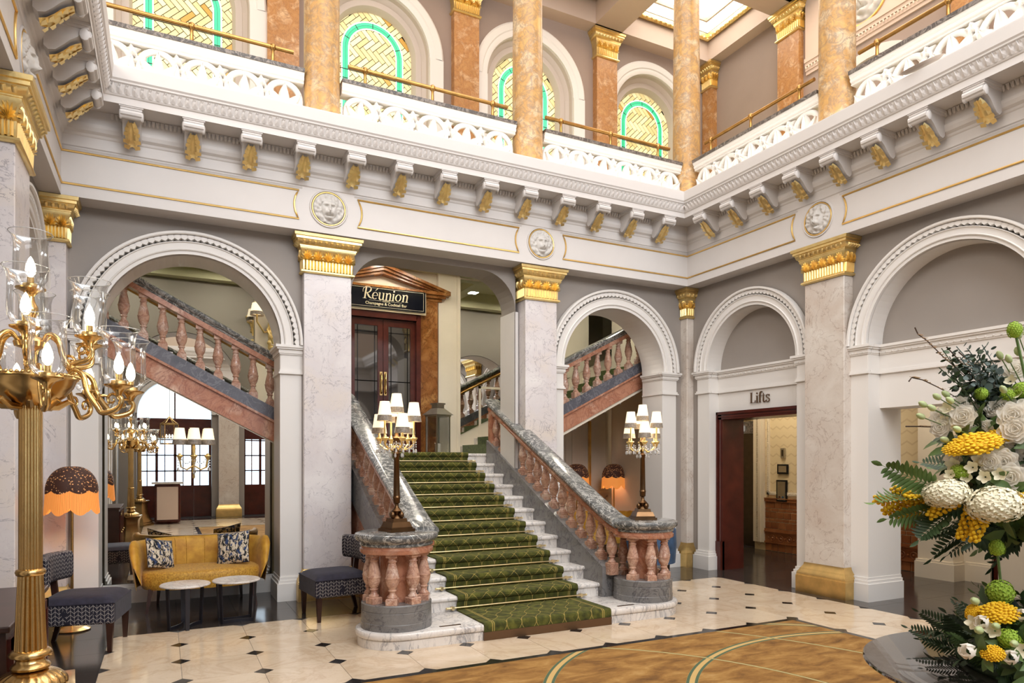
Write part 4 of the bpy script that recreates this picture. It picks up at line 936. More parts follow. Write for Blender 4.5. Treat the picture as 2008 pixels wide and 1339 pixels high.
# upper flights behind the arches
def flight(name, label, sg, xs, zs, slope, xe, arch):
    """sg -1 up to the left, +1 up to the right; grey band top at xs is zs"""
    fY = 8.90; f = thing(name, label, 'staircase', (xs, fY, 0), kind='structure'); Zt = lambda x: zs + slope*abs(x - xs)*(1 if (x-xs)*sg > 0 else -1)
    def C(mb, nm, mat, smooth=False):
        for i, p in enumerate(mb.v): mb.v[i] = (p[0]-xs, p[1]-fY, p[2])
        return recalc(mb).build(nm, M[mat], f, smooth)
    xa = xs - sg*.95 if sg < 0 else xs - .75
    pts = [xa + (xe-xa)*i/8 for i in range(9)]
    def band(a, b, y0, y1, nm, mat): C(MB().prism([(x, Zt(x)+a) for x in pts] + [(x, Zt(x)+b) for x in reversed(pts)], lambda p, q, t: (p, t, q), y0, y1), nm, mat)
    band(0, -.155, fY-.02, fY+.2, 'grey_band', 'string_marble'); band(-.155, -.185, fY-.035, fY+.18, 'bead', 'pink_slab'); band(-.185, -.42, fY, fY+.16, 'stringer', 'pink_slab')
    band(-.40, -.47, fY+.02, 10.98, 'soffit', 'cream_warm')
    RA = [(fY-.02, .50), (fY-.03, .515), (fY-.03, .545), (fY-.015, .55), (fY-.015, .57)]
    band(.50, .565, fY-.01, fY+.15, 'sub_rail', 'pink_slab')
    C(recalc(MB().sweep([(x, fY+.07, Zt(x)+.67) for x in pts], RAIL, cprof=True)), 'handrail', 'grey_marble', 35)
    C(MB().tube([(x, fY+.26, Zt(x)+.52) for x in pts], .024, 8), 'brass_handrail', 'brass_rail', 60)
    x = xs + sg*(-.85 if True else 0)
    i = 0
    while (x - xe)*sg < 0:
        inst('baluster', bal2_me, f, (x - xs, .07, Zt(x))); x += sg*.197
    # carpeted steps
    run = .28; n = int(abs(xe - xs + sg*.8)/run); x0 = xs - sg*.75
    for k in range(n+1):
        x = x0 + sg*run*k; z1 = LZ + slope*run*(k+1)
        C(MB().box(min(x, x+sg*(run+.02)), max(x, x+sg*(run+.02)), fY+.15, 11.0, z1-slope*run-.05, z1), 'step', 'step_marble')
        C(MB().box(min(x-sg*.02, x+sg*(run)), max(x-sg*.02, x+sg*run), fY+.35, 10.8, z1-slope*run, z1+.016), 'step_carpet', 'green_pile')
    return f
M['green_pile'] = velvet('green_carpet_pile', '2F3A16', '5A6826', 30, .95, .3)
flight('stair_flight', 'upper stair flight with rose balusters rising left behind the sofa arch', -1, 1.313, 2.205, .5245, -1.9, None)
flight('stair_flight', 'upper stair flight with rose balusters rising right behind the lampside arch', 1, 5.284, 2.414, .5057, 8.3, None)
# mirror under the left flight, behind the sofa
zb = lambda x: 2.205 - .5245*(x-1.313) - .44
mw = struct('wall_mirror', MB().box(-1.6, 1.62, 8.93, 9.0, 0, 1.75), M['cream'], 'cream wall below the upper flight that carries the mirror', 'wall')
mm = tag(thing('wall_mirror_glass', 'large two-pane wall mirror behind the yellow sofa under the stair flight', 'mirror', (.32, 8.92, .22)), None)
for a, b in ((-1.5, .319), (.321, 1.6)):
    MB().prism([(a-.32, 0), (b-.32, 0), (b-.32, zb(b)-.22), (a-.32, zb(a)-.22)], lambda p, q, t: (p, t, q), -.012, 0).build('mirror_pane', M['mirror'], mm)
bs = MB()
for z0, z1, p in ((0, .15, .035), (.15, .18, .025), (.18, .215, .012)): bs.box(-1.5, 1.5, 8.92-p, 8.92, z0, z1)
struct('baseboard_mirror', bs, M['white_trim'], 'white skirting under the wall mirror', 'baseboard')
rt = MB(); rt.box(1.215, 1.5, 8.74, 8.92, 0, 2.0); rt.box(-.95, -.615, 8.74, 8.92, 0, 3.0); rt.build('arch_return', M['cream_green'], wall_back)
# ---------------------------------------------------------------- stair hall rear wall, bar door, sign
rw = MB().box(-3.2, 10.3, 11.0, 11.15, 0, 5.06)
wsh = struct('wall_stair_hall', rw, M['cream_warm'], 'cream rear wall of the stair hall with tall mirrors', 'wall')
RW = 11.0
def strip(x0, x1): 
    m = MB().box(x0, x1, RW-.08, RW, 0, 5.0); m.box(x0-.02, x0+.04, RW-.1, RW, 0, 5.0); m.box(x1-.04, x1+.02, RW-.1, RW, 0, 5.0); m.build('wall_strip', M['cream_warm'], wsh)
strip(4.14, 4.5); strip(1.84, 2.2); strip(1.24, 1.62)
for a, b, nm, lb in ((4.53, 8.3, 'right', 'tall mirror on the stair hall wall beside the upper right flight'), (-3.0, 1.21, 'left', 'tall mirror on the stair hall wall behind the upper left flight')):
    s_ = 1 if nm == 'right' else -1
    f_ = (lambda x: 2.05 + .5*(x-4.55)) if s_ > 0 else (lambda x: 2.35 + .5245*(1.2-x))
    top = 4.72; xs = [a + (b-a)*i/6 for i in range(7)]
    pts = [(x, min(f_(x), top-.05)) for x in xs] + [(b, top), (a, top)]
    mo = MB().prism([(x-a, z) for x, z in pts], lambda p, q, t: (p, t, q), -.012, -.001).build('stair_mirror', M['mirror']); mo.location = (a, RW, 0)
    tag(mo, lb, 'mirror')
dr = thing('door_4', 'mahogany and dark glass double door of the bar with brown marble pediment surround', 'door', (3.17, RW, LZ), kind='structure')
def D(mb, nm, mat, par=None, smooth=False): return mb.build(nm, M[mat], par or dr, smooth)
H_ = 2.18
for s_ in (-1, 1):
    D(MB().box(min(s_*.56, s_*.93), max(s_*.56, s_*.93), -.12, 0, 0, 2.6), 'marble_surround', 'brown_marble')
    fr = MB().box(min(s_*.545, s_*.62), max(s_*.545, s_*.62), -.16, 0, 0, 2.3); D(fr, 'door_frame', 'mahogany_light')
    lf = MB(); x0, x1 = (0.004, .545) if s_ > 0 else (-.545, -.004)
    lf.box(x0, x0+.085, -.1, -.05, 0, H_); lf.box(x1-.085, x1, -.1, -.05, 0, H_); lf.box(x0+.085, x1-.085, -.1, -.05, H_-.11, H_); lf.box(x0+.085, x1-.085, -.1, -.05, 0, .32)
    leaf = D(lf, 'door_leaf', 'mahogany_light')
    D(MB().box(x0+.085, x1-.085, -.08, -.07, .32, H_-.11), 'glass_pane', 'door_glass', leaf)
    mt = MB()
    for q in (.13, .87): mt.box(x0+.085+q*.375-.006, x0+.085+q*.375+.006, -.09, -.06, .32, H_-.11)
    for z in (.55, 1.18, H_-.21, H_-.17 if False else 1.18): mt.box(x0+.085, x1-.085, -.09, -.06, z-.006, z+.006)
    D(mt, 'muntins', 'black', leaf)
    hx = s_*.035; hd = MB().tube([(hx, -.11, .98), (hx, -.15, 1.0), (hx, -.15, 1.28), (hx, -.11, 1.30)], .012, 8); hd.box(hx-.022, hx+.022, -.112, -.1, .95, 1.33); D(hd, 'handle', 'brass', leaf, 50)
D(MB().box(-.56, .56, -.16, 0, H_+.01, 2.31), 'door_frame', 'mahogany_light')
# pediment
pd = MB()
for z0, z1, p, e in ((2.55, 2.60, .13, 1.0), (2.60, 2.65, .17, 1.06), (2.65, 2.70, .21, 1.13)): pd.box(-e, e, -p, 0, z0, z1)
for dz, p, th in ((0, .21, .05), (-.05, .17, .05), (-.10, .13, .05)):
    pd.prism([(-1.13, 2.72+dz*.3), (0, 3.06+dz), (1.13, 2.72+dz*.3), (1.13, 2.72+dz*.3-th*.9), (0, 3.06+dz-th), (-1.13, 2.72+dz*.3-th*.9)], lambda a, b, t: (a, t, b), -p, 0)
D(recalc(pd), 'pediment', 'brown_marble'); D(MB().box(-.93, .93, -.10, 0, 2.31, 2.56), 'lintel', 'brown_marble')
sg = thing('bar_sign', 'black bar sign with champagne gold lettering above the double door', 'sign', (3.17, RW-.2, 4.2))
MB().box(-.67, .68, -.012, .012, -.165, .17).build('sign_panel', M['navy_sign'], sg)
m = MB().box(-.69, .70, .012, .03, -.2, .19); m.build('sign_backing', M['letter_gold'], sg)
fm = MB()
for a, b, c, d in ((-.64, .65, -.145, -.14), (-.64, .65, .148, .153), (.645, .65, -.145, .15), (-.64, -.635, -.145, .15)): fm.box(a, b, -.014, -.012, c, d)
fm.box(-.26, -.06, -.014, -.012, -.047, -.043); fm.box(.10, .28, -.014, -.012, -.047, -.043); fm.build('sign_border', M['letter_gold'], sg)
def _bez(p, n=10):
    P = [Vector(q) for q in p]; out = []
    for i in range(n+1):
        t = i/n; Q = P[:]
        while len(Q) > 1: Q = [Q[k].lerp(Q[k+1], t) for k in range(len(Q)-1)]
        out.append((Q[0].x, Q[0].y))
    return out
def _el(cx, cy, rx, ry, a0, a1, n=18): return [(cx + rx*cos(a0+(a1-a0)*i/n), cy + ry*sin(a0+(a1-a0)*i/n)) for i in range(n+1)]
TK, TN = .088, .03
def _S(pts, w): return ('s', pts, w)
def _serif(x, y, w=.2): return ('b', x-w/2, x+w/2, y-.014, y+.014)
def _arch(x, h=.48): return [_S([(x, 0), (x, h)], TK), _serif(x, 0), ('b', x-.1, x, h-.03, h), _S(_bez([(x+.03, h-.12), (x+.09, h+.03), (x+.23, h+.05), (x+.26, h-.12)]) + [(x+.26, 0)], [TN, TN, .035, .04, .05, .06, .07, .08, TK, TK, TK, TK]), _serif(x+.26, 0)]
GLY = {'L': (.52, [_S([(.12, 0), (.12, .72)], TK), _serif(.12, .71), ('b', .02, .48, 0, .03), _S([(.46, .01), (.49, .17)], .035)]),
 'i': (.25, [_S([(.12, 0), (.12, .48)], TK), _serif(.12, 0), ('b', .03, .12, .45, .48), ('d', .12, .64, .058)]),
 'f': (.31, [_S([(.13, 0), (.13, .5)] + _bez([(.13, .5), (.13, .76), (.27, .78), (.33, .68)])[1:], [TK, TK] + [TK]*3 + [.07, .06, .05, .05, .06, .07, .06]), _serif(.13, 0), ('b', .02, .28, .45, .48)]),
 't': (.33, [_S([(.13, .62), (.13, .14)] + _bez([(.13, .14), (.13, -.04), (.26, -.02), (.32, .08)])[1:], [.03, TK] + [TK]*4 + [.07, .06, .05, .04, .03, .02]), ('b', .02, .3, .45, .48)]),
 's': (.38, [_S(_bez([(.31, .40), (.26, .53), (.05, .52), (.06, .36)], 8) + _bez([(.06, .36), (.07, .25), (.33, .27), (.33, .13)], 8)[1:] + _bez([(.33, .13), (.33, -.04), (.1, -.05), (.04, .1)], 8)[1:], .05), ('b', .295, .325, .35, .5), ('b', .03, .06, 0, .15)]),
 'n': (.47, _arch(.12)),
 'u': (.47, [_S([(.1, .48), (.1, .14)] + _bez([(.1, .14), (.1, -.04), (.3, -.04), (.35, .1)])[1:], [TK, TK] + [TK]*4 + [.07, .055, .045, .035, .03, .03]), ('b', .0, .1, .45, .48), _S([(.36, .48), (.36, 0)], TK), ('b', .26, .36, .45, .48), ('b', .36, .45, 0, .028)]),
 'o': (.47, [_S(_el(.22, .235, .17, .225, 0, 2*pi, 28), [.03 + .055*abs(cos(2*pi*i/28)) for i in range(29)])]),
 'é': (.42, [_S(_el(.21, .235, .165, .225, 0, 1.75*pi, 24), [.03 + .055*abs(cos(1.75*pi*i/24)) * (1 if i > 6 else .6) for i in range(25)]), ('b', .06, .375, .225, .252), _S([(.19, .57), (.33, .74)], [.03, .075])]),
 'R': (.66, [_S([(.2, 0), (.2, .76)], .1), _serif(.2, 0, .26), _S(_bez([(.02, .42), (-.1, .8), (.3, .86), (.44, .78)]) + _bez([(.44, .78), (.64, .66), (.5, .36), (.22, .38)])[1:], [.025, .03, .04, .045, .045, .04, .035, .03, .03, .035, .04] + [.05, .07, .09, .1, .09, .08, .06, .045, .035, .03]), _S(_bez([(.3, .39), (.42, .2), (.5, .02), (.74, .04)]), [.05, .07, .09, .1, .1, .1, .09, .07, .05, .035, .02])])}
def serif_word(word, size, loc, par, mat, shear=0, th=.004, rz=0):
    """raised roman lettering, one mesh for the word"""
    mb = MB(); x = 0; tot = sum(GLY[c][0] for c in word)
    def Q(p, q, t): return ((p + shear*q - tot/2)*size, t, q*size)
    k = 0
    for c in word:
        adv, parts = GLY[c]
        for pt in parts:
            k += 1; z = -th - .0004*(k % 5)
            if pt[0] == 'b': mb.prism([(x+pt[1], pt[3]), (x+pt[2], pt[3]), (x+pt[2], pt[4]), (x+pt[1], pt[4])], Q, 0, z)
            elif pt[0] == 'd': mb.prism([(x+pt[1]+pt[3]*cos(2*pi*i/12), pt[2]+pt[3]*sin(2*pi*i/12)) for i in range(12)], Q, 0, z)
            else:
                P = [Vector((x+a, b)) for a, b in pt[1]]; W = pt[2] if isinstance(pt[2], list) else [pt[2]]*len(P); L, R_ = [], []
                for i in range(len(P)):
                    d = (P[min(i+1, len(P)-1)] - P[max(i-1, 0)]).normalized(); n_ = Vector((-d.y, d.x)); w_ = W[min(i, len(W)-1)]/2; L.append(P[i]+n_*w_); R_.append(P[i]-n_*w_)
                for i in range(len(P)-1): mb.prism([tuple(L[i]), tuple(L[i+1]), tuple(R_[i+1]), tuple(R_[i])], Q, 0, z)
        x += adv
    o = mb.build('lettering', mat, par); o.location = loc; o.rotation_euler = (0, 0, rz); o['kind'] = 'stuff'; return o
def text(s, size, loc, par, mat, shear=0, ext=.003, name='lettering', sc=(1, 1, 1), off=0, rz=0):
    c = bpy.data.curves.new(name, 'FONT'); c.body = s; c.size = size; c.align_x = 'CENTER'; c.align_y = 'CENTER'; c.extrude = ext; c.shear = shear; c.offset = off
    o = bpy.data.objects.new(name, c); COL.objects.link(o); o.parent = par; o.location = loc; o.rotation_euler = (pi/2, 0, rz); o.scale = sc; c.materials.append(mat)
    bpy.context.view_layer.update(); me = bpy.data.meshes.new_from_object(o.evaluated_get(bpy.context.evaluated_depsgraph_get())); bpy.data.objects.remove(o)
    m_ = inst(name, me, par, loc, rot=(pi/2, 0, rz), sc=sc); return m_
serif_word('Réunion', .235, (.0, -.013, -.025), sg, M['letter_gold'], .16)
text('Champagne & Cocktail Bar', .062, (.02, -.014, -.092), sg, M['letter_gold'], .0, off=.001)['kind'] = 'stuff'
hl = MB()          # little flourish between the lines
for a in (-.05, -.025, 0, .025, .05): hl.tube([(a+.012*cos(t)+.02, -.014, -.045 + .012*sin(t)) for t in [2*pi*i/10 for i in range(10)]], .003, 5, closed=True)
hl.build('flourish', M['letter_gold'], sg)
# lantern on the landing
la = thing('floor_lantern', 'tall steel and glass candle lantern standing by the bar door', 'lantern', (3.93, 10.42, LZ+.002), .35)
m = MB(); w_ = .13
for a in (-1, 1):
    for b in (-1, 1): m.box(a*w_-.01, a*w_+.01, b*w_-.01, b*w_+.01, .0, .62)
m.box(-w_-.015, w_+.015, -w_-.015, w_+.015, 0, .03); m.box(-w_-.02, w_+.02, -w_-.02, w_+.02, .6, .625); m.build('frame', M['steel'], la)
m = MB(); m.frustum((0, 0), .36, .36, .15, .15, .625, .73); m.box(-.07, .07, -.07, .07, .73, .79); m.box(-.085, .085, -.085, .085, .79, .815); m.build('cap', M['steel'], la)
m = MB()
for a in (-1, 1): m.box(a*w_-.002, a*w_+.002, -w_, w_, .03, .6); m.box(-w_, w_, a*w_-.002, a*w_+.002, .03, .6)
m.build('glass_pane', M['thin_glass'], la); MB().lathe([(.05, .03), (.05, .16), (.045, .17), (0, .165)], 16).build('candle', M['cream_warm'], la, 40)
# wall sconce seen through the sofa arch
sc_ = thing('wall_sconce', 'gilded wall sconce with fringed lit shade seen through the sofa arch', 'lamp', (1.43, RW-.1, 3.75))
m = MB().lathe([(0, -.5), (.03, -.45), (.02, -.35), (.035, -.2), (.02, 0), (.03, .1), (0, .15)], 10, (0, -.0, 0)); m.tube([(0, -.02, -.2), (-.1, -.14, -.25), (-.2, -.15, -.1), (-.2, -.15, .02)], .014, 7); m.tube([(0, -.02, -.1), (-.05, -.12, -.2), (-.02, -.18, -.3), (.03, -.1, -.4)], .012, 7)
for z in (-.45, -.38, -.3, -.22, -.1): m.ball((.03*sin(z*40), -.04, z), .035, 7, 5)
m.build('bracket', M['gold'], sc_, 50)
m = MB().lathe([(.095, .02), (.065, .17)], 18, (-.2, -.15, 0), cap=False); m.build('shade', M['shade_cream'], sc_, 60); MB().lathe([(.098, -.01), (.093, .045)], 18, (-.2, -.15, 0), cap=False).build('fringe', M['shade_trim'], sc_, 60)
# ---------------------------------------------------------------- alcove behind the right arch
pw_ = MB()
for x0, x1 in ((4.9, 5.75), (5.85, 6.7), (6.8, 7.6), (7.7, 8.5)):
    for z0, z1 in ((.15, .95), (1.05, 2.9)):
        pw_.sweep([(x0, RW-.001, z0), (x1, RW-.001, z0)], [(0, 0), (.015, 0), (.015, .04), (0, .04)], cprof=True); pw_.box(x0, x1, RW-.02, RW, z1-.04, z1); pw_.box(x0, x0+.04, RW-.02, RW, z0, z1); pw_.box(x1-.04, x1, RW-.02, RW, z0, z1)
pw_.box(4.4, 8.6, RW-.03, RW, .98, 1.02); pw_.build('panel_moulding', M['cream_warm'], wsh)
MB().box(7.16, 7.2, RW-.05, RW, 0, 3.0).build('gilded_fillet', M['gold_line'], wsh)
ws = MB(); ws.box(8.5, 8.6, 8.75, 11, 0, 5.06); ws.box(4.28, 4.40, 8.73, 11, 0, 1.45); ws.box(-2.2, -2.1, 8.75, 11, 0, 5.06)
struct('wall_alcove', ws, M['cream_warm'], 'cream side wall of the alcove behind the lampside arch', 'wall')
# ---------------------------------------------------------------- lift lobby and right aisle
lw = MB(); lw.box(9.68, 9.8, -3.9, 9.30, 0, 3.6); lw.box(9.95, 10.05, 9.3, 10.6, 0, 3.6); lw.box(8.0, 10.1, 10.5, 10.6, 0, 3.6)
wll = struct('wall_lift_lobby', lw, M['chevron_paper'], 'cream chevron relief papered wall of the lift lobby', 'wall')
struct('ceiling_lobby', MB().box(7.75, 10.1, -3.9, 10.6, 3.6, 3.7), M['cream_warm'], 'cream ceiling of the lift lobby and aisle', 'ceiling')
struct('wall_lobby_end', MB().box(7.42, 7.75, 8.2, 10.6, 0, 4.9), M['cream_warm'], 'cream wall end closing the lift lobby', 'wall')
g_ = .006; TX = 9.68
def tile_row(y0, y1, z0, z1, w, off, mat='brown_tile', p=.012):
    key = (round(w, 3), round(z1-z0, 3)); me = TILES.setdefault(key, bevel_tile(w, z1-z0, p))
    n = int((y1-y0)/w + .999); 
    for i in range(-1, n+1):
        yc = y0 + (i+.5)*w + off*w
        a, b = max(y0, yc - w/2), min(y1, yc + w/2)
        if b - a < .02: continue
        key2 = (round(b-a, 3), round(z1-z0, 3)); inst('glazed_tile', TILES.setdefault(key2, bevel_tile(b-a, z1-z0, p)), wll, (TX, (a+b)/2, (z0+z1)/2))
TILES = {}
def bevel_tile(w, h, p):
    a, b = w/2-.003, h/2-.003; c = .006
    return MB().add([(0, -a, -b), (0, a, -b), (0, a, b), (0, -a, b), (-p, -a+c, -b+c), (-p, a-c, -b+c), (-p, a-c, b-c), (-p, -a+c, b-c)], [(4, 7, 6, 5), (0, 4, 5, 1), (1, 5, 6, 2), (2, 6, 7, 3), (3, 7, 4, 0)]).mesh('glazed_tile', M['brown_tile'])
for y0, y1 in ((7.2, 9.05), (6.02, 7.2)):
    tile_row(y0, y1, 0, .14, .155, 0)
    for z0, z1, o_ in ((.40, .52, 0), (.52, .58, .5), (.58, .70, .25), (.70, .76, 0), (.76, .88, .5)): tile_row(y0, y1, z0, z1, .155, o_)
dd = MB(); 
for z0, z1, p in ((.14, .17, .03), (.30, .34, .02), (.34, .36, .04), (.36, .40, .025), (.88, .93, .03), (.93, .945, .04)): dd.box(TX-p, TX, 6.02, 9.05, z0, z1)
dd.box(TX-.012, TX, 6.02, 9.05, .17, .30)
n = 16
for i in range(n):
    yc = 6.1 + i*.185; dd.tube([(TX-.016, yc + .05*cos(t), .235 + .05*sin(t)) for t in [2*pi*q/12 for q in range(12)]], .008, 5, closed=True); dd.ball((TX-.012, yc, .235), .022, 7, 5); dd.ball((TX-.012, yc+.092, .235), .018, 6, 4)
dd.build('glazed_frieze', M['brown_tile'], wll, 40)
fm = MB()           # moulded frame of the papered panel
for y0, y1, z0, z1 in ((8.22, 9.0, 1.0, 2.75), (6.05, 7.6, 1.0, 2.75)):
    for a, b, c, d in ((y0, y1, z0, z0+.06), (y0, y1, z1-.06, z1), (y0, y0+.06, z0, z1), (y1-.06, y1, z0, z1)): fm.box(TX-.025, TX, a, b, c, d)
fm.box(TX-.04, TX+.0, 9.05, 9.30, .14, 3.0); fm.box(TX-.05, TX, 9.12, 9.16, .14, 3.0)
fm.build('panel_frame', M['cream_warm'], wll); bd = MB(); beads(bd, F_right(TX-.025), 8.25, 8.97, 1.03, -.0, .035, .012); 
for y in (8.25, 8.97):
    for i in range(48): bd.ball((TX-.03, y, 1.05+i*.035), .012, 5, 4)
    for i in range(60): bd.ball((TX-.055, 9.20, .2+i*.04), .014, 5, 4)
o = bd.build('bead_moulding', M['cream_warm'], wll); o['kind'] = 'stuff'
lf = thing('lift_door', 'brushed steel lift door in a dark stone frame at the back of the lobby', 'lift', (9.93, 9.75, 0), kind='structure')
m = MB().box(-.1, .02, -.44, -.30, 0, 2.35); m.box(-.1, .02, .40, .55, 0, 2.35); m.box(-.1, .02, -.30, .40, 2.12, 2.35); m.build('stone_frame', M['dark_cap'], lf)
MB().box(-.02, .01, -.30, .40, 0, 2.12).build('steel_panel', M['steel_dark'], lf)
MB().box(-.14, -.1, -.02, .14, 2.17, 2.27).build('indicator_lamp', M['light_panel'], lf)
MB().box(-.08, -.04, -.15, .3, 2.42, 2.62).build('glass_panel', M['cream_warm'], lf)
def plate(name, label, y, z, w, h, frame, inner):
    o = thing(name, label, 'sign' if 'notice' in name else 'panel', (TX-.012, y, z)); f = MB().box(-.02, 0, -w/2, w/2, -h/2, h/2).build('frame', M[frame], o); MB().box(-.026, -.02, -w/2+.03, w/2-.03, -h/2+.03, h/2-.03).build('face', M[inner], o); return o
plate('notice_frame', 'small black framed notice above the lift call panel', 8.64, 1.46, .23, .17, 'black', 'steel')
cp_ = plate('lift_call_panel', 'tall black framed steel lift call panel with two round buttons', 8.66, 1.08, .23, .38, 'black', 'steel')
for y, c in ((.035, 'mahogany_light'), (-.035, 'blue_velvet')): MB().lathe([(.018, 0), (.018, .008), (0, .009)], 12).xf(Matrix.Translation((-.026, y, -.11)) @ Matrix.Rotation(-pi/2, 4, 'Y')).build('button', M[c], cp_)
plate('switch_plate', 'small steel key switch plate high on the papered wall', 8.64, 1.74, .09, .17, 'steel', 'steel_dark')
# mahogany lift doorway frame in the first right-hand arch
df = thing('door_5', 'dark mahogany doorway casing under the bronze Lifts lettering', 'door', (WR+.15, r1c, 0), kind='structure')
m = MB()
for s_ in (-1, 1):
    a, b = sorted((s_*.80, s_*.70)); m.box(-.03, .4, a, b, 0, 2.32); a, b = sorted((s_*.80, s_*.76)); m.box(-.05, .0, a, b, 0, 2.32); a, b = sorted((s_*.70, s_*.685)); m.box(-.02, .4, a, b, 0, 2.22); a, b = sorted((s_*.81, s_*.685)); m.box(-.06, .02, a, b, 0, .42)
m.box(-.03, .4, -.8, .8, 2.21, 2.32); m.box(-.05, 0, -.8, .8, 2.28, 2.32); m.box(-.04, 0, -.8, .8, 2.24, 2.26); m.build('casing', M['mahogany'], df)
lt = thing('lift_lettering', 'bronze raised lettering reading Lifts above the doorway', 'sign', (WR+.15, 6.955, 2.47)); serif_word('Lifts', .20, (-.012, 0, -.06), lt, M['letter_brown'], 0, .01, -pi/2)
# pier, door and plain wall seen through the second right-hand arch
ai = MB().box(9.36, 9.7, 5.55, 6.03, 0, 3.6); ai.box(9.6, 9.7, 5.2, 5.55, 0, 3.6); ai.box(8.9, 9.68, 3.2, 4.75, 0, 3.6)
for z0, z1, p in ((0, .22, .03), (.22, .25, .02)): ai.box(9.36-p, 9.7, 5.55-p, 6.03+p, z0, z1); ai.box(9.6-p, 9.7, 5.2, 5.55, z0, z1)
struct('wall_aisle', ai, M['cream_warm'], 'cream pier and wall return in the right aisle', 'wall')
d6 = thing('door_6', 'dark red mahogany aisle door half hidden by the flowers', 'door', (9.66, 4.98, 0), kind='structure'); MB().box(-.02, .02, -.22, .22, 0, 2.2).build('door_leaf', M['mahogany'], d6); MB().box(-.05, -.02, .08, .1, .7, .85).build('door_handle', M['steel'], d6)
# ---------------------------------------------------------------- yellow sofa with cushions
def make_sofa(label, loc, rz=0):
    s = thing('sofa', label, 'sofa', loc, rz)
    # plan of the tub: half-ellipse back with splayed arms, facing -Y
    def plan(t):      # t 0..1 from left arm front to right arm front
        a = pi + (-pi)*t; e = 2.7; c, q = cos(a), sin(a)
        return (.62*math.copysign(abs(c)**(2/e), c), -.30 + .66*abs(q)**(2/e))
    n = 40; inner, outer = MB(), MB()
    def sec(t):
        x, y = plan(t); x2, y2 = plan(min(1, t+.004)); x1, y1 = plan(max(0, t-.004)); d = Vector((x2-x1, y2-y1)).normalized(); nx, ny = -d.y, d.x
        if nx*x + ny*(y+.1) < 0: nx, ny = -nx, -ny
        arm = max(0, 1 - min(t, 1-t)/.16); q = min(1, max(0, (.02-y)/.33)); zt = .735 + .03*sin(pi*min(1, q*1.6)) - .30*q**2.2
        return x, y, nx, ny, arm, zt
    def fin(u, v):
        x, y, nx, ny, arm, zt = sec(u); P_ = [(-.035, .30), (-.03, .42), (-.015, .58), (.012, .69), (.05, .735), (.085, .73), (.10, .70)]
        j = v*6; i = min(5, int(j)); f = j-i; o = P_[i][0]*(1-f) + P_[i+1][0]*f; z = P_[i][1]*(1-f) + P_[i+1][1]*f; o *= min(1, max(.3, (zt-.36)/.36)) if o > 0 else 1
        z = .30 + (z-.30)*(zt-.30)/.435; lean = -.02*arm*(z-.3)*0
        fr = arm*(.75-z)*.22       # front edge of the arm slopes back towards the seat
        return (x + nx*o, y + ny*o + (.0 if True else fr), z)
    def fout(u, v):
        x, y, nx, ny, arm, zt = sec(u); P_ = [(.10, .70), (.095, .62), (.07, .48), (.05, .34), (.035, .25)]
        j = v*4; i = min(3, int(j)); f = j-i; o = P_[i][0]*(1-f) + P_[i+1][0]*f; z = P_[i][1]*(1-f) + P_[i+1][1]*f; o *= min(1, max(.3, (zt-.36)/.36))
        if z > .3: z = .30 + (z-.30)*(zt-.30)/.435
        return (x + nx*o, y + ny*o, z)
    inner.grid(fin, n, 12); outer.grid(fout, n, 8)
    for t in (0, 1):          # arm fronts
        x, y, nx, ny, arm, zt = sec(t); pts = [fin(t, v/8) for v in range(9)] + [fout(t, v/6) for v in range(1, 7)]
        c = (x + nx*.04, y-.03, .5); inner.add([c] + pts, [(0, i, i+1) for i in range(1, len(pts))])
    inner.build('backrest', M['mustard'], s, 60); outer.build('outer_shell', M['mustard_tex'], s, 60)
    def seat(u, v):
        a = 2*pi*u; prof = [(.0, .25), (.97, .25), (1.0, .29), (1.0, .38), (.975, .42), (.9, .435), (.5, .445), (0, .445)]
        j = v*7; i = min(6, int(j)); f = j-i; r = prof[i][0]*(1-f)+prof[i+1][0]*f; z = prof[i][1]*(1-f)+prof[i+1][1]*f
        c, q = cos(a), sin(a); e = 3.2; x = .605*math.copysign(abs(c)**(2/e), c); y = math.copysign(abs(q)**(2/e), q)
        y = .28*y if y > 0 else .36*y*(1 + .12*(1-(x/.605)**2)); return (x*r, (y*r) - .02, z)
    MB().grid(seat, 48, 14, True).build('seat', M['mustard_tex'], s, 50)
    for u in (.40, .455, .51, .565, .62): MB().tube([Vector(fin(u, v/8)) + Vector((0, -.004, 0)) for v in range(1, 8)], .0035, 5).build('channel_seam', M['mustard_tex'], s)
    for x, y, dx, dy in ((-.50, -.27, -.04, -.02), (.50, -.27, .04, -.02), (-.42, .24, -.02, .04), (.42, .24, .02, .04)):
        MB().frustum((x+dx, y+dy), .024, .024, .045, .045, 0, .26, (-dx, -dy)).build('leg', M['dark_wood'], s)
    return s
sofa = make_sofa('mustard yellow velvet two-seat tub sofa in front of the mirror', (.385, 8.44, 0))
def pillow(label, loc, rot, w=.34, group='patterned cushions'):
    def f(sg):
        def g(u, v):
            x, y = 2*u-1, 2*v-1; t = (max(0, (1-x**2)*(1-y**2)))**.45
            k = 1 - .06*(1-abs(x))*(abs(y)**3); k2 = 1 - .06*(1-abs(y))*(abs(x)**3)
            return (x*w/2*k2, sg*.065*t, y*w/2*k)
        return g
    mb = MB(); mb.grid(f(1), 14, 14); mb.grid(f(-1), 14, 14)
    o = thing('cushion', label, 'cushion', loc); o.rotation_euler = rot; recalc(mb).build('cover', M['cushion'], o, 80)
    e = []; 
    for a, b in ((-1, -1), (1, -1), (1, 1), (-1, 1)): e.append((a*w/2, 0, b*w/2))
    MB().tube([(-w/2, 0, -w/2), (0, 0, -w/2*.94), (w/2, 0, -w/2), (w/2*.94, 0, 0), (w/2, 0, w/2), (0, 0, w/2*.94), (-w/2, 0, w/2), (-w/2*.94, 0, 0)], .004, 6, closed=True).build('piping', M['dark_wood'], o)
    return o
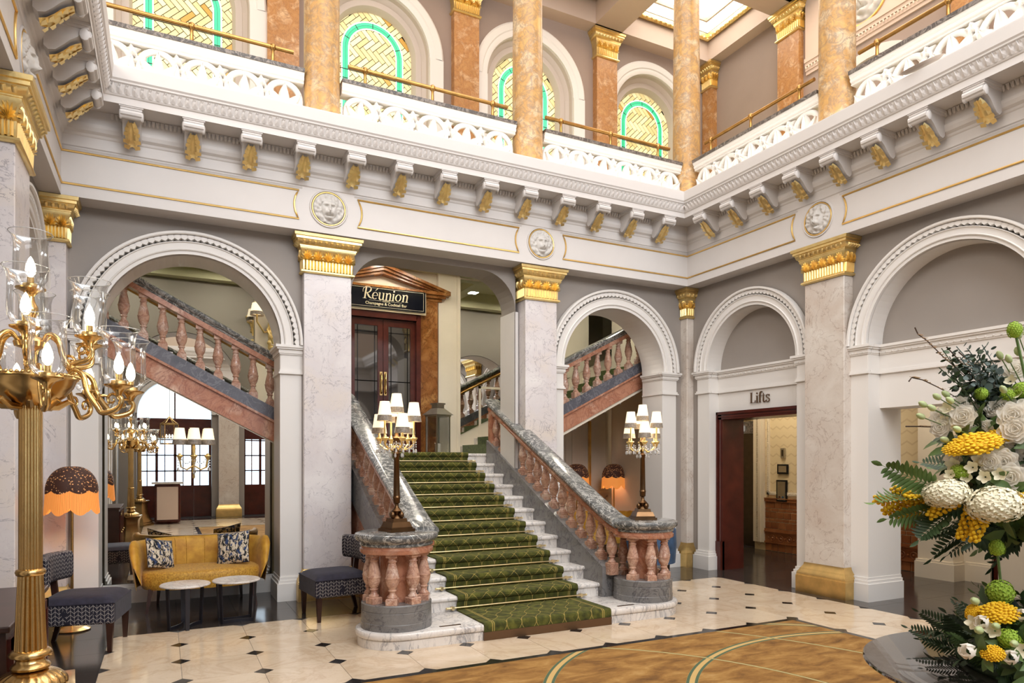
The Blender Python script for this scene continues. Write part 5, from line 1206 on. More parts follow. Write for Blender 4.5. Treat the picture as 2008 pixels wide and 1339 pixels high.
pillow('navy and cream brush-patterned cushion leaning in the left corner of the sofa', (-.03, 8.36, .60), (radians(-22), radians(12), radians(38)), .33)
pillow('navy and cream brush-patterned cushion leaning in the right corner of the sofa', (.71, 8.42, .615), (radians(-20), radians(-8), radians(-28)), .37)
# ---------------------------------------------------------------- side tables
def side_table(label, loc, rz):
    t = thing('side_table', label, 'table', loc, rz, group='round marble side tables')
    MB().lathe([(0, .40), (.215, .40), (.225, .405), (.225, .414), (.218, .42), (0, .42)], 40).build('table_top', M['top_marble'], t, 35)
    for a in (20, 140, 200, 320):
        c, s_ = cos(radians(a)), sin(radians(a)); m = MB(); m.frustum((0, 0), .012, .034, .012, .042, 0, .40, (.02, 0)); m.xf(Matrix.Translation((.17*c, .17*s_, 0)) @ Matrix.Rotation(radians(a), 4, 'Z')); m.build('leg', M['black_metal'], t)
    for a, b in ((20, 140), (200, 320)):
        A, B = Vector((.17*cos(radians(a)), .17*sin(radians(a)), 0)), Vector((.17*cos(radians(b)), .17*sin(radians(b)), 0)); C = (A+B)*.12
        pts = [(A*(1-u)**2 + C*2*u*(1-u)*1.0 + B*u*u) for u in [i/8 for i in range(9)]]
        MB().sweep([tuple(p) for p in pts], [(-.006, 0), (.006, 0), (.006, .032), (-.006, .032)], cprof=True).build('foot_bar', M['black_metal'], t)
    return t
side_table('round pale marble side table with black metal legs, nearer the chair', (.19, 7.37, 0), radians(75)); side_table('round pale marble side table with black metal legs, nearer the pier', (.655, 7.43, 0), radians(15))
# ---------------------------------------------------------------- slipper chairs
def make_chair(label, loc, rz):
    c = thing('slipper_chair', label, 'chair', loc, rz, group='navy slipper chairs')
    body = MB().box(-.28, .29, -.30, .30, .24, .42); bevel(body.build('seat_skirt', M['chevron'], c), .02, 2)
    fr = MB().box(.288, .294, -.285, .285, .255, .41); fr.build('front_panel', M['navy'], c)
    def top(u, v):
        x, y = 2*u-1, 2*v-1; e = (max(0, (1-abs(x)**5)*(1-abs(y)**5)))**.5; return (.005 + x*.287, y*.302, .41 + .065*e)
    MB().grid(top, 16, 16).build('seat_cushion', M['navy'], c, 80)
    MB().tube([(.29, -.302, .415), (.29, .302, .415), (-.28, .302, .415), (-.28, -.302, .415)], .006, 6, closed=True).build('piping', M['navy'], c)
    def bk(u, v):
        a = 2*pi*v; y = (2*u-1); e = (1 - abs(y)**8)**.3; th = .055*math.copysign(abs(cos(a))**.6, cos(a)); zz = .125*math.copysign(abs(sin(a))**.45, sin(a))
        return (-.30 + .10*y*y + th*max(.25, e), y*.325, .68 + zz*(.9+.1*e))
    bm_ = MB().grid(lambda u, v: bk(u, v), 20, 24); 
    for u in (0, 1): bm_.add([bk(u, i/24) for i in range(24)], [tuple(range(24))])
    bm_.build('backrest', M['chevron'], c, 60)
    for y in (-.17, .17): MB().frustum((-.27, y), .05, .03, .05, .03, .36, .62, (-.03, 0)).build('back_post', M['dark_wood'], c)
    for x, y, dx in ((.25, -.26, 0), (.25, .26, 0), (-.25, -.26, -.07), (-.25, .26, -.07)): MB().frustum((x+dx, y), .032, .032, .052, .052, 0, .25, (-dx, 0)).build('leg', M['dark_wood'], c)
    return c
make_chair('navy chevron slipper chair beside the tall brass lamp', (-.60, 7.0, 0), radians(-10)); make_chair('navy chevron slipper chair half hidden by the round newel', (1.60, 7.26, 0), radians(186))
# ---------------------------------------------------------------- sideboard at the left edge
sb = thing('sideboard', 'dark walnut sideboard with panelled doors against the left wall', 'sideboard', (-.77, 4.45, 0))
MB().box(-.14, .13, -.6, .53, .04, .82).build('carcass', M['dark_wood'], sb); bevel(MB().box(-.16, .15, -.63, .56, .82, .85).build('top', M['dark_wood'], sb), .006, 2)
for y0, y1 in ((-.57, -.22), (-.20, .15), (.17, .51)):
    d = MB().box(.13, .145, y0, y1, .1, .78); d.box(.145, .155, y0, y1, .1, .15); d.box(.145, .155, y0, y1, .73, .78); d.box(.145, .155, y0, y0+.05, .1, .78); d.box(.145, .155, y1-.05, y1, .1, .78); d = d.build('door', M['mahogany'], sb); MB().ball((.165, y1-.03, .45), .014, 8, 6).build('knob', M['brass'], d)
# ---------------------------------------------------------------- seats in the alcove
make_sofa('mustard yellow sofa standing in the alcove behind the lampside arch', (6.55, 9.75, 0), 0)
bc = thing('armchair', 'blue velvet tub armchair behind the round newel on the lift side', 'chair', (6.05, 7.72, 0), radians(180))
m = MB()
def tub(u, v):
    a = radians(-25) + radians(230)*u; P_ = [(.30, .3), (.31, .66), (.335, .69), (.36, .66), (.37, .45), (.35, .2)]; j = v*5; i = min(4, int(j)); f = j-i
    r = P_[i][0]*(1-f)+P_[i+1][0]*f; z = P_[i][1]*(1-f)+P_[i+1][1]*f; return (r*cos(a), r*sin(a)*.95, z)
m.grid(tub, 28, 10); m.build('backrest', M['blue_velvet'], bc, 60); MB().lathe([(0, .2), (.33, .2), (.34, .26), (.33, .4), (.3, .43), (0, .44)], 28).build('seat', M['blue_velvet'], bc, 50)
for a in (45, 135, 225, 315): MB().frustum((.24*cos(radians(a)), .24*sin(radians(a))), .03, .03, .045, .045, 0, .21).build('leg', M['dark_wood'], bc)
# ---------------------------------------------------------------- fringed floor lamps
def fringe_lamp(label, loc, power=10, group='fringed floor lamps'):
    l = thing('floor_lamp', label, 'lamp', loc, 0, group)
    MB().lathe([(0, 0), (.15, 0), (.155, .012), (.12, .03), (.1, .035), (.05, .05), (.02, .07), (.012, .1), (.012, 1.2), (.016, 1.21), (.016, 1.26), (0, 1.27)], 24).build('stand', M['brass'], l, 40)
    def dome(u, v):
        a = 2*pi*u; lob = abs(sin(4*a)); r = .215*sin(radians(8 + 82*v))*(1 + .05*(lob-.5)*v); z = 1.55 - .215*(1-cos(radians(90*v)))*1.05 - (.03*lob*(v > .95)); return (r*cos(a), r*sin(a), z)
    MB().grid(dome, 64, 14, True).build('shade', M['lace'], l, 70)
    def frn(u, v):
        a = 2*pi*u; lob = abs(sin(4*a)); r = .214*(1 + .04*(lob-.5)) + .012*v; z0 = 1.325 - .03*lob; return (r*cos(a), r*sin(a), z0 - v*(.165 + .035*lob))
    MB().grid(frn, 96, 4, True).build('fringe', M['fringe'], l, 70)
    MB().ball((0, 0, 1.33), .03, 10, 8).build('bulb', M['bulb'], l, 60)
    p = point('floor_lamp_glow', (0, 0, 1.36), power, (1, .62, .3), .05); p.parent = l
    return l
fringe_lamp('brown lace floor lamp with amber fringe beside the chair and corner pilaster', (-.77, 7.72, 0), 10)
fringe_lamp('amber fringed floor lamp in the alcove nearer the newel lamp', (7.33, 10.4, 0), 8); fringe_lamp('copy of the alcove floor lamp standing in for its mirror image, nearer the pier', (6.66, 10.6, 0), 8)  # second one is an added copy in place of the first lamp's reflection
# ---------------------------------------------------------------- crystal table lamps on the newels
shade_me = MB().lathe([(.066, 0), (.042, .165)], 24, cap=False).mesh('shade', M['shade_cream'], 60)
trim_me = MB().lathe([(.068, -.006), (.0615, .045)], 24, cap=False).mesh('shade_fringe', M['shade_trim'], 60)
cup_me = MB().lathe([(0, -.05), (.012, -.045), (.02, -.02), (.034, 0), (.03, .008), (.014, .01), (.012, .03), (.0, .03)], 12).mesh('candle_cup', M['gold'], 40)
def drop(mb, c, L=.03, w=.009): mb.lathe([(0, -L), (w, -L*.7), (w*.7, -L*.25), (0, 0)], 6, c, cap=False)
def newel_lamp(label, loc, rz):
    l = thing('table_lamp', label, 'lamp', loc, rz, group='crystal table lamps on the newels')
    b = MB(); b.box(-.12, .12, -.12, .12, 0, .025); b.box(-.105, .105, -.105, .105, .025, .04); b.frustum((0, 0), .20, .20, .17, .17, .04, .085); b.frustum((0, 0), .14, .14, .13, .13, .085, .115); b.build('base', M['brass_dark'], l)
    u = MB(); u.lathe([(.06, .115), (.05, .13), (.03, .145), (.04, .165), (.05, .18), (.03, .2), (.018, .215), (.018, .24), (.03, .25), (.032, .29), (.036, .3), (.03, .315)], 16)
    for a in range(4): u.ball((.055*cos(a*pi/2+.4), .055*sin(a*pi/2+.4), .145), .024, 8, 6, sz=1.3)
    u.build('urn', M['brass_dark'], l, 40)
    MB().lathe([(.031, .31), (.029, .33), (.024, .66), (.032, .67), (.034, .69), (.02, .71), (.03, .74), (.016, .78), (.024, .8), (.038, .83), (.02, .85), (.012, .9), (.012, 1.02), (0, 1.02)], 16).build('column', M['brass_dark'], l, 40)
    ar = MB(); cr = MB(); pts = [(0, 0, 1.06)]
    for k in range(6):
        a = k*pi/3 + .35; r = .155; z = .98 if k % 2 else .875; c, s_ = cos(a), sin(a); pts.append((r*c, r*s_, z))
        ar.tube([(.015*c, .015*s_, .76), (.06*c, .06*s_, .72), (.11*c, .11*s_, .735), (.15*c, .15*s_, .77), (r*c, r*s_, .80)], .009, 7)
        cp = inst('candle_cup', cup_me, l, (r*c, r*s_, .825))
        ar.tube([(r*c, r*s_, .83), (r*c, r*s_, z)], .009, 7)
        for q in range(7):            # swags of beads and pendants
            t = q/6; rr = r*(1-t) + .03*t; zz = .80 - .07*sin(pi*t) - .02*t; cr.ball((rr*c, rr*s_, zz), .0085, 6, 4)
        for da in (-.35, 0, .35):
            for q in range(3): cr.ball((r*1.12*cos(a+da), r*1.12*sin(a+da), .79-.02*q), .007, 6, 4)
            drop(cr, (r*1.12*cos(a+da), r*1.12*sin(a+da), .735), .045, .011)
        a2 = a + pi/6
        for q in range(9): t = (q/8-.5)*pi/3*1.0; cr.ball((r*.98*cos(a2+t), r*.98*sin(a2+t), .79-.06*cos(t*3)), .008, 6, 4)
        drop(cr, (.06*cos(a2), .06*sin(a2), .70), .05, .012)
    ar.build('arms', M['gold'], l, 50); o = cr.build('crystal_drops', M['crystal'], l); o['kind'] = 'stuff'
    for p in pts:
        s_ = inst('shade', shade_me, l, p); inst('shade_fringe', trim_me, s_); 
    g = point('table_lamp_glow', (0, 0, .9), 3, (1, .82, .58), .08); g.parent = l
    return l
newel_lamp('crystal candelabra table lamp with cream shades on the newel by the sofa side', (XC-DC, DY, .977), .2); newel_lamp('crystal candelabra table lamp with cream shades on the newel by the lift side', (XC+DC, DY, .977), -.35)
# ---------------------------------------------------------------- sconce on the mirror seam
ms = thing('mirror_sconce', 'three-shade crystal wall light mounted on the mirror seam', 'lamp', (.32, 8.90, 1.55))
m = MB().lathe([(0, -.16), (.014, -.14), (.01, -.1), (.022, -.08), (.016, -.04), (.012, .0), (.024, .06), (.014, .12), (.02, .2), (.008, .28), (0, .3)], 12, (0, -.03, 0))
cr = MB()
for k, (x, y) in enumerate(((-.15, -.09), (0, -.17), (.15, -.09))):
    m.tube([(0, -.03, 0), (x*.5, y*.6, -.05), (x*.9, y, -.02), (x, y, .08)], .008, 7); inst('candle_cup', cup_me, ms, (x, y, .11)); s_ = inst('shade', shade_me, ms, (x, y, .25), sc=(1.15, 1.15, 1.1)); inst('shade_fringe', trim_me, s_)
    for q in range(8): t = q/7; cr.ball((x*(1-t), y*(1-t)-.03*t, .1-.08*sin(pi*t)), .009, 6, 4)
    for q in range(3): cr.ball((x*1.1, y-.01, .06-.03*q), .008, 6, 4)
    drop(cr, (x*1.1, y-.01, -.02), .05, .013)
drop(cr, (0, -.06, -.05), .06, .014); m.build('bracket', M['gold'], ms, 50); o = cr.build('crystal_drops', M['crystal'], ms); o['kind'] = 'stuff'
# ---------------------------------------------------------------- tall brass standard lamp
def flute(r0, r1, z0, z1, n, depth):
    mb = MB(); k = n*4
    def f(u, v):
        a = 2*pi*u; r = r0 + (r1-r0)*v; q = abs(sin(a*n/2)); r *= 1 - depth*(1-q)**1.6; return (r*cos(a), r*sin(a), z0+(z1-z0)*v)
    return mb.grid(f, k, 3, True)
gl_prof = [(.024, 0), (.05, .012), (.063, .035), (.066, .07), (.064, .15), (.064, .19), (.07, .215), (.082, .235)]
glass_me = MB().lathe(gl_prof, 28, cap=False).mesh('hurricane_glass', M['thin_glass'], 60)
rim_me2 = MB().tube([(.082*cos(a), .082*sin(a), .235) for a in [2*pi*i/28 for i in range(28)]], .0018, 5, closed=True).mesh('glass_rim', M['crystal'], 60)
bulb_me = MB().lathe([(.006, .03), (.017, .045), (.02, .06), (.017, .085), (.008, .11), (.0, .122)], 14).mesh('bulb', M['bulb'], 60)
hold_me = MB().lathe([(0, -.05), (.012, -.045), (.016, -.03), (.03, -.015), (.056, -.004), (.058, .002), (.035, .004), (.03, .014), (.03, .02), (.013, .022), (.013, .048), (0, .048)], 20).mesh('candle_cup', M['brass'], 40)
def s_arm(r0, z0, r1, z1, a):
    c, s_ = cos(a), sin(a); mb = MB()
    ctrl = [(r0, z0), (r0+.03, z0+.035), (r0+.07, z0+.01), (r0+.09, z0-.06), (r0+.13, z0-.12), (r1-.07, z1-.12), (r1-.005, z1-.10), (r1+.012, z1-.065), (r1, z1-.04)]
    P = []
    for i in range(len(ctrl)-1):
        p0 = ctrl[max(0, i-1)]; p1 = ctrl[i]; p2 = ctrl[i+1]; p3 = ctrl[min(len(ctrl)-1, i+2)]
        for q in range(4):
            t = q/4; P.append(tuple(.5*((2*p1[d]) + (-p0[d]+p2[d])*t + (2*p0[d]-5*p1[d]+4*p2[d]-p3[d])*t*t + (-p0[d]+3*p1[d]-3*p2[d]+p3[d])*t**3) for d in (0, 1)))
    P.append(ctrl[-1])
    mb.tube([(r*c, r*s_, z) for r, z in P], [.0085 + .005*sin(pi*i/len(P)) for i in range(len(P))], 7)
    def scroll(cr_, cz, R, a0, turns, sg):
        n = 14; pts = []
        for i in range(n+1):
            t = i/n; aa = a0 + sg*turns*2*pi*t; rr = R*(1-.8*t); x = cr_ + rr*cos(aa); z = cz + rr*sin(aa); pts.append((x*c, x*s_, z))
        mb.tube(pts, [.0075*(1-.5*i/n) for i in range(n+1)], 6)
    scroll(r1-.03, z1-.062, .03, 0, 1.1, 1); scroll(r0+.12, z0-.085, .032, pi, 1.1, -1)
    for i in range(9):
        t = 6 + i*2
        if t < len(P): mb.ball((P[t][0]*c, P[t][0]*s_, P[t][1]), .0125 if i % 2 else .011, 6, 4)
    return mb
def brass_lamp(label, loc, rz):
    l = thing('standard_lamp', label, 'lamp', loc, rz, group='tall brass standard lamps')
    pdm = MB(); pdm.sqlathe([(.06, 0), (.06, .05), (.05, .07), (.035, .08), (.03, .12), (0, .2), (-.035, .32), (-.045, .46), (-.04, .54), (-.02, .58), (-.005, .6), (-.005, .62), (-.02, .625)], .17, .17); pdm.build('pedestal', M['brass'], l, 40)
    bulb = MB(); n = 22
    def gad(u, v):
        a = 2*pi*u; th = radians(2 + 86*v); r = .135*cos(th)*.98 + .01; r *= 1 - .06*(1-abs(sin(a*n/2)))*(1-.3*v); return (r*cos(a), r*sin(a), .625 + .07*sin(th))
    bulb.grid(gad, n*4, 8, True); bulb.lathe([(.05, .69), (.072, .695), (.076, .705), (.07, .715), (.058, .722), (.055, .735), (.064, .745), (.08, .752), (.082, .762), (.074, .772), (.066, .778)], 32); bulb.build('knop', M['brass'], l, 50)
    flute(.062, .048, .775, 1.105, 16, .22).build('fluted_shaft', M['brass'], l, 70)
    MB().lathe([(.048, 1.10), (.054, 1.104), (.058, 1.115), (.054, 1.126), (.047, 1.13)], 28).build('collar', M['brass'], l, 50)
    flute(.045, .044, 1.128, 1.86, 20, .07).build('reeded_shaft', M['brass'], l, 70)
    bw = MB().lathe([(.04, 1.84), (.06, 1.845), (.09, 1.855), (.13, 1.885), (.16, 1.925), (.172, 1.955), (.182, 1.962), (.182, 1.972), (.17, 1.975), (.12, 1.972), (.03, 1.98)], 48)
    for i in range(56): bw.ball((.179*cos(2*pi*i/56), .179*sin(2*pi*i/56), 1.973), .0085, 6, 4)
    for i in range(8):
        a = 2*pi*i/8; c, s_ = cos(a), sin(a); bw.tube([(.05*c, .05*s_, 1.836), (.1*c, .1*s_, 1.84), (.14*c, .14*s_, 1.865), (.16*c, .16*s_, 1.855)], [.012, .016, .012, .004], 6)
    bw.build('bowl', M['brass'], l, 45)
    MB().lathe([(.03, 1.975), (.024, 2.0), (.022, 2.08), (.03, 2.09), (.06, 2.10), (.065, 2.12), (.05, 2.14), (.02, 2.15), (.018, 2.22), (.028, 2.235), (.034, 2.255), (.028, 2.275), (.016, 2.3), (.014, 2.325), (0, 2.33)], 20).build('stem', M['brass'], l, 45)
    spots = [(0, 0, 2.355)]
    for i in range(8):
        a = 2*pi*i/8 + .18; s_arm(.165, 1.965, .395, 1.93, a).build('arm', M['brass'], l, 60); spots.append((.395*cos(a), .395*sin(a), 1.93))
    for i in range(6):
        a = 2*pi*i/6 + .5; s_arm(.05, 2.12, .255, 2.145, a).build('arm', M['brass'], l, 60); spots.append((.255*cos(a), .255*sin(a), 2.145))
    for p in spots:
        h = inst('candle_cup', hold_me, l, p); inst('bulb', bulb_me, h, (0, 0, .02)); g = inst('hurricane_glass', glass_me, h, (0, 0, .008)); inst('glass_rim', rim_me2, h, (0, 0, .008))
    return l
bl = brass_lamp('tall brass standard lamp with glass hurricane shades at the left edge', (-.518, 3.65, 0), .1)
b2 = copy_tree(bl); b2.location = (-.52, -1.6, 0); b2.rotation_euler.z = .5; b2['label'] = 'second tall brass standard lamp seen only in the wall mirror'
# reception counter and hanging lantern behind the camera, seen in the mirror
rc_ = thing('reception_counter', 'quilted reception counter with lit edge reflected in the mirror', 'counter', (.1, -2.0, 0)); bevel(MB().box(-.3, .3, -.5, .3, .05, 1.02).build('front_panel', M['mahogany'], rc_), .04, 3); MB().box(-.24, .24, .3, .315, .12, .95).build('quilted_panel', M['ceiling_pink'], rc_); MB().box(-.36, .36, -.56, .36, 1.02, 1.07).build('counter_top', M['top_marble'], rc_)
pn = thing('hanging_lantern', 'brass hanging lantern with candle bulbs reflected in the mirror', 'lantern', (.15, -2.9, 0)); m = MB().tube([(0, 0, 5), (0, 0, 2.75)], .008, 6)
for k in range(6):
    a = k*pi/3; c, s_ = cos(a)*.22, sin(a)*.22; m.tube([(0, 0, 2.8), (c*.5, s_*.5, 2.68), (c, s_, 2.6), (c, s_, 2.05)], .01, 6)
m.lathe([(.23, 2.05), (.23, 2.08)], 18, cap=False); m.lathe([(.23, 2.58), (.23, 2.62)], 18, cap=False); m.build('frame', M['brass'], pn, 50); MB().lathe([(.22, 2.07), (.22, 2.6)], 18, cap=False).build('glass_pane', M['thin_glass'], pn, 50)
for k in range(4): inst('bulb', bulb_me, pn, (.07*cos(k*pi/2), .07*sin(k*pi/2), 2.2))
# ---------------------------------------------------------------- round table with flowers
TC = Vector((3.337, 1.508, 0)); TZ = .72; s0, c0 = sin(math.atan(684/1355)), cos(math.atan(684/1355))
rt = thing('round_table', 'large round table with black mirror-glass top under the flowers', 'table', (TC.x, TC.y, .0042))
MB().lathe([(.0, TZ), (.748, TZ), (.76, TZ-.004), (.762, TZ-.012), (.755, TZ-.018), (0, TZ-.018)], 96).build('table_top', M['black_glass'], rt, 35)
MB().lathe([(.745, TZ-.019), (.70, TZ-.05), (.45, TZ-.13), (.2, TZ-.22), (.13, .4), (.13, .1), (.3, .04), (.34, .03), (.34, 0), (0, 0)], 64).build('pedestal', M['mahogany'], rt, 40)
fa = thing('flower_arrangement', 'tall bouquet of white roses, hydrangea, yellow mimosa and eucalyptus on the round table', 'flowers', (TC.x, TC.y, TZ))
fb = thing('flower_ring', 'low arrangement of lime viburnum, mimosa, tulips and fern at the bouquet foot', 'flowers', (TC.x, TC.y, TZ))
def at(u, v, d):     # point of the photograph at depth d, relative to the table centre
    l = (u-1004)/1355*d; return Vector((l*c0 + d*s0, d*c0 - l*s0, 1.6 + (904-v)/1355*d)) - Vector((TC.x, TC.y, TZ))
rnd = random.Random(3)
def petal(mb, w, h, cup, M_):
    n = 4; vs = []
    for j in range(n+1):
        t = j/n; ww = w*sin(pi*(.12+.8*t))**.7
        for i in range(5): s_ = i/2-1; vs.append(M_ @ Vector((ww*s_, -cup*(s_*s_)*.6*h - .02*h*sin(7*s_+t*5), h*t))) if False else vs.append(M_ @ Vector((ww*s_, cup*h*(sin(t*pi*.75)*1.0 - .45*s_*s_) + .035*h*sin(9*s_+4*t)*t, h*t*(1-.08*s_*s_))))
    mb.add(vs, [(5*j+i, 5*j+i+1, 5*j+i+6, 5*j+i+5) for j in range(n) for i in range(4)])
def rose_mesh():
    mb = MB()
    for ring, (n, tilt, h, w, r) in enumerate(((3, 10, .42, .3, .03), (4, 28, .5, .36, .07), (5, 46, .62, .42, .11), (6, 60, .8, .46, .14), (7, 76, .95, .5, .15))):
        for k in range(n):
            a = 2*pi*k/n + ring*.7; mb_M = Matrix.Rotation(a, 4, 'Z') @ Matrix.Translation((0, r, .0)) @ Matrix.Rotation(radians(-tilt), 4, 'X'); petal(mb, w, h, .28, mb_M)
    return mb.mesh('rose', M['petal_white'], 80)
def cluster_mesh(name, mat, n, kind, sz, seed, half=-.35):
    r = random.Random(seed); mb = MB()
    for i in range(n):
        z = 1 - (1-half)*(i+.5)/n; a = i*2.39996; q = sqrt(max(0, 1-z*z)); p = Vector((q*cos(a), q*sin(a), z))*(.9+.16*r.random())
        if kind == 'ball': mb.ball(tuple(p), sz*(.8+.4*r.random()), 7, 5)
        else:
            nrm = p.normalized(); t = nrm.orthogonal().normalized(); b = nrm.cross(t); ro = r.random()*3
            for k in range(4):
                aa = ro + k*pi/2; d = t*cos(aa) + b*sin(aa); e = nrm.cross(d)
                ht = sz*(.05+.35*r.random()); mb.add([p - nrm*sz*.1, p + d*sz*.35 + e*sz*.38 + nrm*sz*.12, p + d*sz*.85 + e*sz*.36 + nrm*ht, p + d*sz*1.12 + nrm*ht*.6, p + d*sz*.85 - e*sz*.36 + nrm*ht, p + d*sz*.35 - e*sz*.38 + nrm*sz*.12], [(0, 1, 2), (0, 2, 3), (0, 3, 4), (0, 4, 5)])
    mb.ball((0, 0, 0), .86, 14, 10); return mb.mesh(name, M[mat], 60)
def leafshape(mb, base, dirv, up, L, w, curl=.15):
    d = dirv.normalized(); s_ = d.cross(up); s_ = s_.normalized() if s_.length > 1e-4 else d.orthogonal().normalized(); n_ = s_.cross(d)
    P = []
    for t, k in ((0, .1), (.3, .85), (.6, .9), (.85, .5), (1, .03)):
        c = base + d*L*t - n_*curl*L*t*t; P += [c - s_*w*k + n_*w*k*.3, c, c + s_*w*k + n_*w*k*.3]
    mb.add(P, [(3*i+q, 3*i+q+1, 3*i+q+4, 3*i+q+3) for i in range(4) for q in (0, 1)])
def frond_mesh(mat, L=.3, n=11, ll=.07, lw=.009, seed=1, name='fern_frond'):
    r = random.Random(seed); mb = MB(); path = [Vector((0, -.25*L*t*t*.6, L*t)) for t in [i/8 for i in range(9)]]; mb.tube(path, [.0025*(1-.6*i/8) for i in range(9)], 5)
    for i in range(n):
        t = .15 + .82*i/n; p = Vector((0, -.15*L*t*t, L*t)); k = sin(pi*(.15+.8*t))
        for s_ in (-1, 1): leafshape(mb, p, Vector((s_*1, .1*r.random(), .75)), Vector((0, -1, 0)), ll*k*(.85+.3*r.random()), lw, .2)
    leafshape(mb, path[-1], Vector((0, -.2, 1)), Vector((0, -1, 0)), ll*.6, lw)
    return mb.mesh(name, M[mat], 70)
def euc_mesh(seed=2, mat='eucalyptus'):
    r = random.Random(seed); mb = MB(); L = .3; mb.tube([(0, 0, 0), (.01, -.01, L*.5), (0, .01, L)], .002, 5)
    for i in range(13):
        t = .2 + .8*i/13
        for s_ in (-1, 1):
            a = i*1.3 + (0 if s_ > 0 else pi); d = Vector((cos(a), sin(a), .35)); p = Vector((.006, 0, L*t)) + d*.012; R = .017*(1.15-.55*t)*(.8+.4*r.random()); t1 = d.orthogonal().normalized(); dn = d.normalized(); q = dn.cross(t1); 
            c = p + dn*R; mb.add([c + (dn*cos(x) + q*sin(x))*R for x in [2*pi*k/9 for k in range(9)]], [tuple(range(9))])
    return mb.mesh('eucalyptus_sprig', M[mat], 30)
def broad_mesh(mat, seed):
    r = random.Random(seed); mb = MB(); mb.tube([(0, 0, 0), (0, 0, .16)], .003, 5)
    for i in range(7):
        a = i*2.4; leafshape(mb, Vector((0, 0, .05+.018*i)), Vector((cos(a), sin(a), .6+.1*i)), Vector((0, 0, 1)), .09*(.8+.4*r.random()), .022, .3)
    return mb.mesh('leaf_sprig', M[mat], 70)
def bud_mesh(mat='petal_white'):
    mb = MB().lathe([(0, 0), (.011, .008), (.016, .022), (.014, .04), (.007, .052), (0, .056)], 9)
    return mb.mesh('bud', M[mat], 60)
def tulip_mesh():
    mb = MB()
    for k in range(6):
        petal(mb, .42, 1.0, .22, Matrix.Rotation(k*pi/3, 4, 'Z') @ Matrix.Translation((0, .22 if k % 2 else .26, 0)) @ Matrix.Rotation(radians(2 + 6*(k % 2)), 4, 'X'))
    return mb.mesh('tulip', M['petal_white'], 80)
def freesia_mesh():
    mb = MB()
    for k in range(5): petal(mb, .3, .9, .1, Matrix.Rotation(k*2*pi/5, 4, 'Z') @ Matrix.Translation((0, .08, 0)) @ Matrix.Rotation(radians(-38), 4, 'X'))
    return mb.mesh('freesia', M['petal_cream'], 80)
ROSE = rose_mesh(); HYD = cluster_mesh('hydrangea', 'petal_cream', 210, 'floret', .15, 5, -.7); MIM = cluster_mesh('mimosa_cluster', 'mimosa', 130, 'ball', .105, 6); VIB = cluster_mesh('viburnum', 'viburnum', 110, 'floret', .17, 7, -.6)
FERN = [frond_mesh('leaf_dark', .32, 13, .075, .008, 1), frond_mesh('leaf', .26, 11, .085, .012, 2), frond_mesh('leaf_dark', .24, 10, .1, .014, 3)]
EUC = euc_mesh(); EUC2 = euc_mesh(8, 'leaf_dark'); BROAD = [broad_mesh('leaf', 4), broad_mesh('leaf_dark', 5)]; BUD = bud_mesh('leaf_light'); TUL = tulip_mesh(); FRE = freesia_mesh()
MSP = MB(); r_ = random.Random(11)
MSP.tube([(0, 0, 0), (.01, 0, .1), (0, .01, .2)], .002, 5)
for i in range(46):
    t = i/46; a = i*2.4; MSP.ball((.03*cos(a)*(1.1-t*.7), .03*sin(a)*(1.1-t*.7), .07+.14*t), .0085, 6, 5)
MSP = MSP.mesh('mimosa_spray', M['mimosa'], 60)
def aim(dv, roll=0):
    q = Vector(dv).normalized().to_track_quat('Z', 'Y'); return (q.to_matrix().to_4x4() @ Matrix.Rotation(roll, 4, 'Z')).to_euler()
def put(par, me, p, dv, sc, name=None, both=True):
    sc = (sc, sc, sc) if isinstance(sc, (int, float)) else sc
    o = inst(name or me.name.split('.')[0], me, par, p, rot=aim(dv, rnd.random()*6), sc=sc)
    if both: inst(name or me.name.split('.')[0], me, par, Vector((-p.x, -p.y, p.z)), rot=aim((-dv[0], -dv[1], dv[2]), rnd.random()*6), sc=sc)
    return o
core = Vector((0, 0, .78))                       # heart of the bouquet above the table
cam_dir = Vector((-.45, -.85, .1)).normalized()
def face(u, v, d, me, r, k=.55, par=fa, sc=None, up=None):
    d1 = 2.85 - (2.85-d)*.82; f = d1/d; d = d1; r *= f; sc = tuple(q*f for q in sc) if sc else None
    p = at(u, v, d); c_ = core if par is fa else Vector((0, 0, .1)); dv = (p - c_).normalized()*(1-k) + (Vector((-TC.x, -TC.y, 1.6-TZ)) - p).normalized()*k
    ln = (p - c_).normalized()
    for q in range(2): put(par, rnd.choice(BROAD), p - ln*(.20 + .06*q) + Vector((rnd.uniform(-.03, .03), rnd.uniform(-.03, .03), rnd.uniform(-.05, .0))), ln + Vector((rnd.uniform(-.5, .5), rnd.uniform(-.5, .5), rnd.uniform(-.4, .4))), .8)
    if up is not None: return put(par, me, p - Vector((0, 0, sc[2]*.3)), dv.normalized()*up + Vector((0, 0, 1))*(1-up), sc)
    return put(par, me, p - dv.normalized()*r*.5, dv, sc or r)
for u, v, d, r in ((1885, 814, 2.62, .045), (1839, 816, 2.72, .038), (1841, 837, 2.7, .038), (1903, 803, 2.7, .036), (1945, 753, 2.72, .042), (1991, 720, 2.66, .044), (1984, 812, 2.5, .05), (1988, 839, 2.48, .052), (1990, 862, 2.5, .046), (1966, 904, 2.46, .045), (1985, 898, 2.52, .043), (1979, 936, 2.42, .05), (2004, 887, 2.5, .045), (1866, 897, 2.66, .032), (1916, 883, 2.6, .032), (2020, 800, 2.5, .05), (2030, 930, 2.45, .05), (2003, 806, 2.6, .04), (1925, 835, 2.62, .034), (1950, 800, 2.64, .036), (1905, 840, 2.64, .03), (1968, 790, 2.62, .036), (1880, 790, 2.68, .03), (1940, 905, 2.48, .034)): face(u, v, d, ROSE, r)
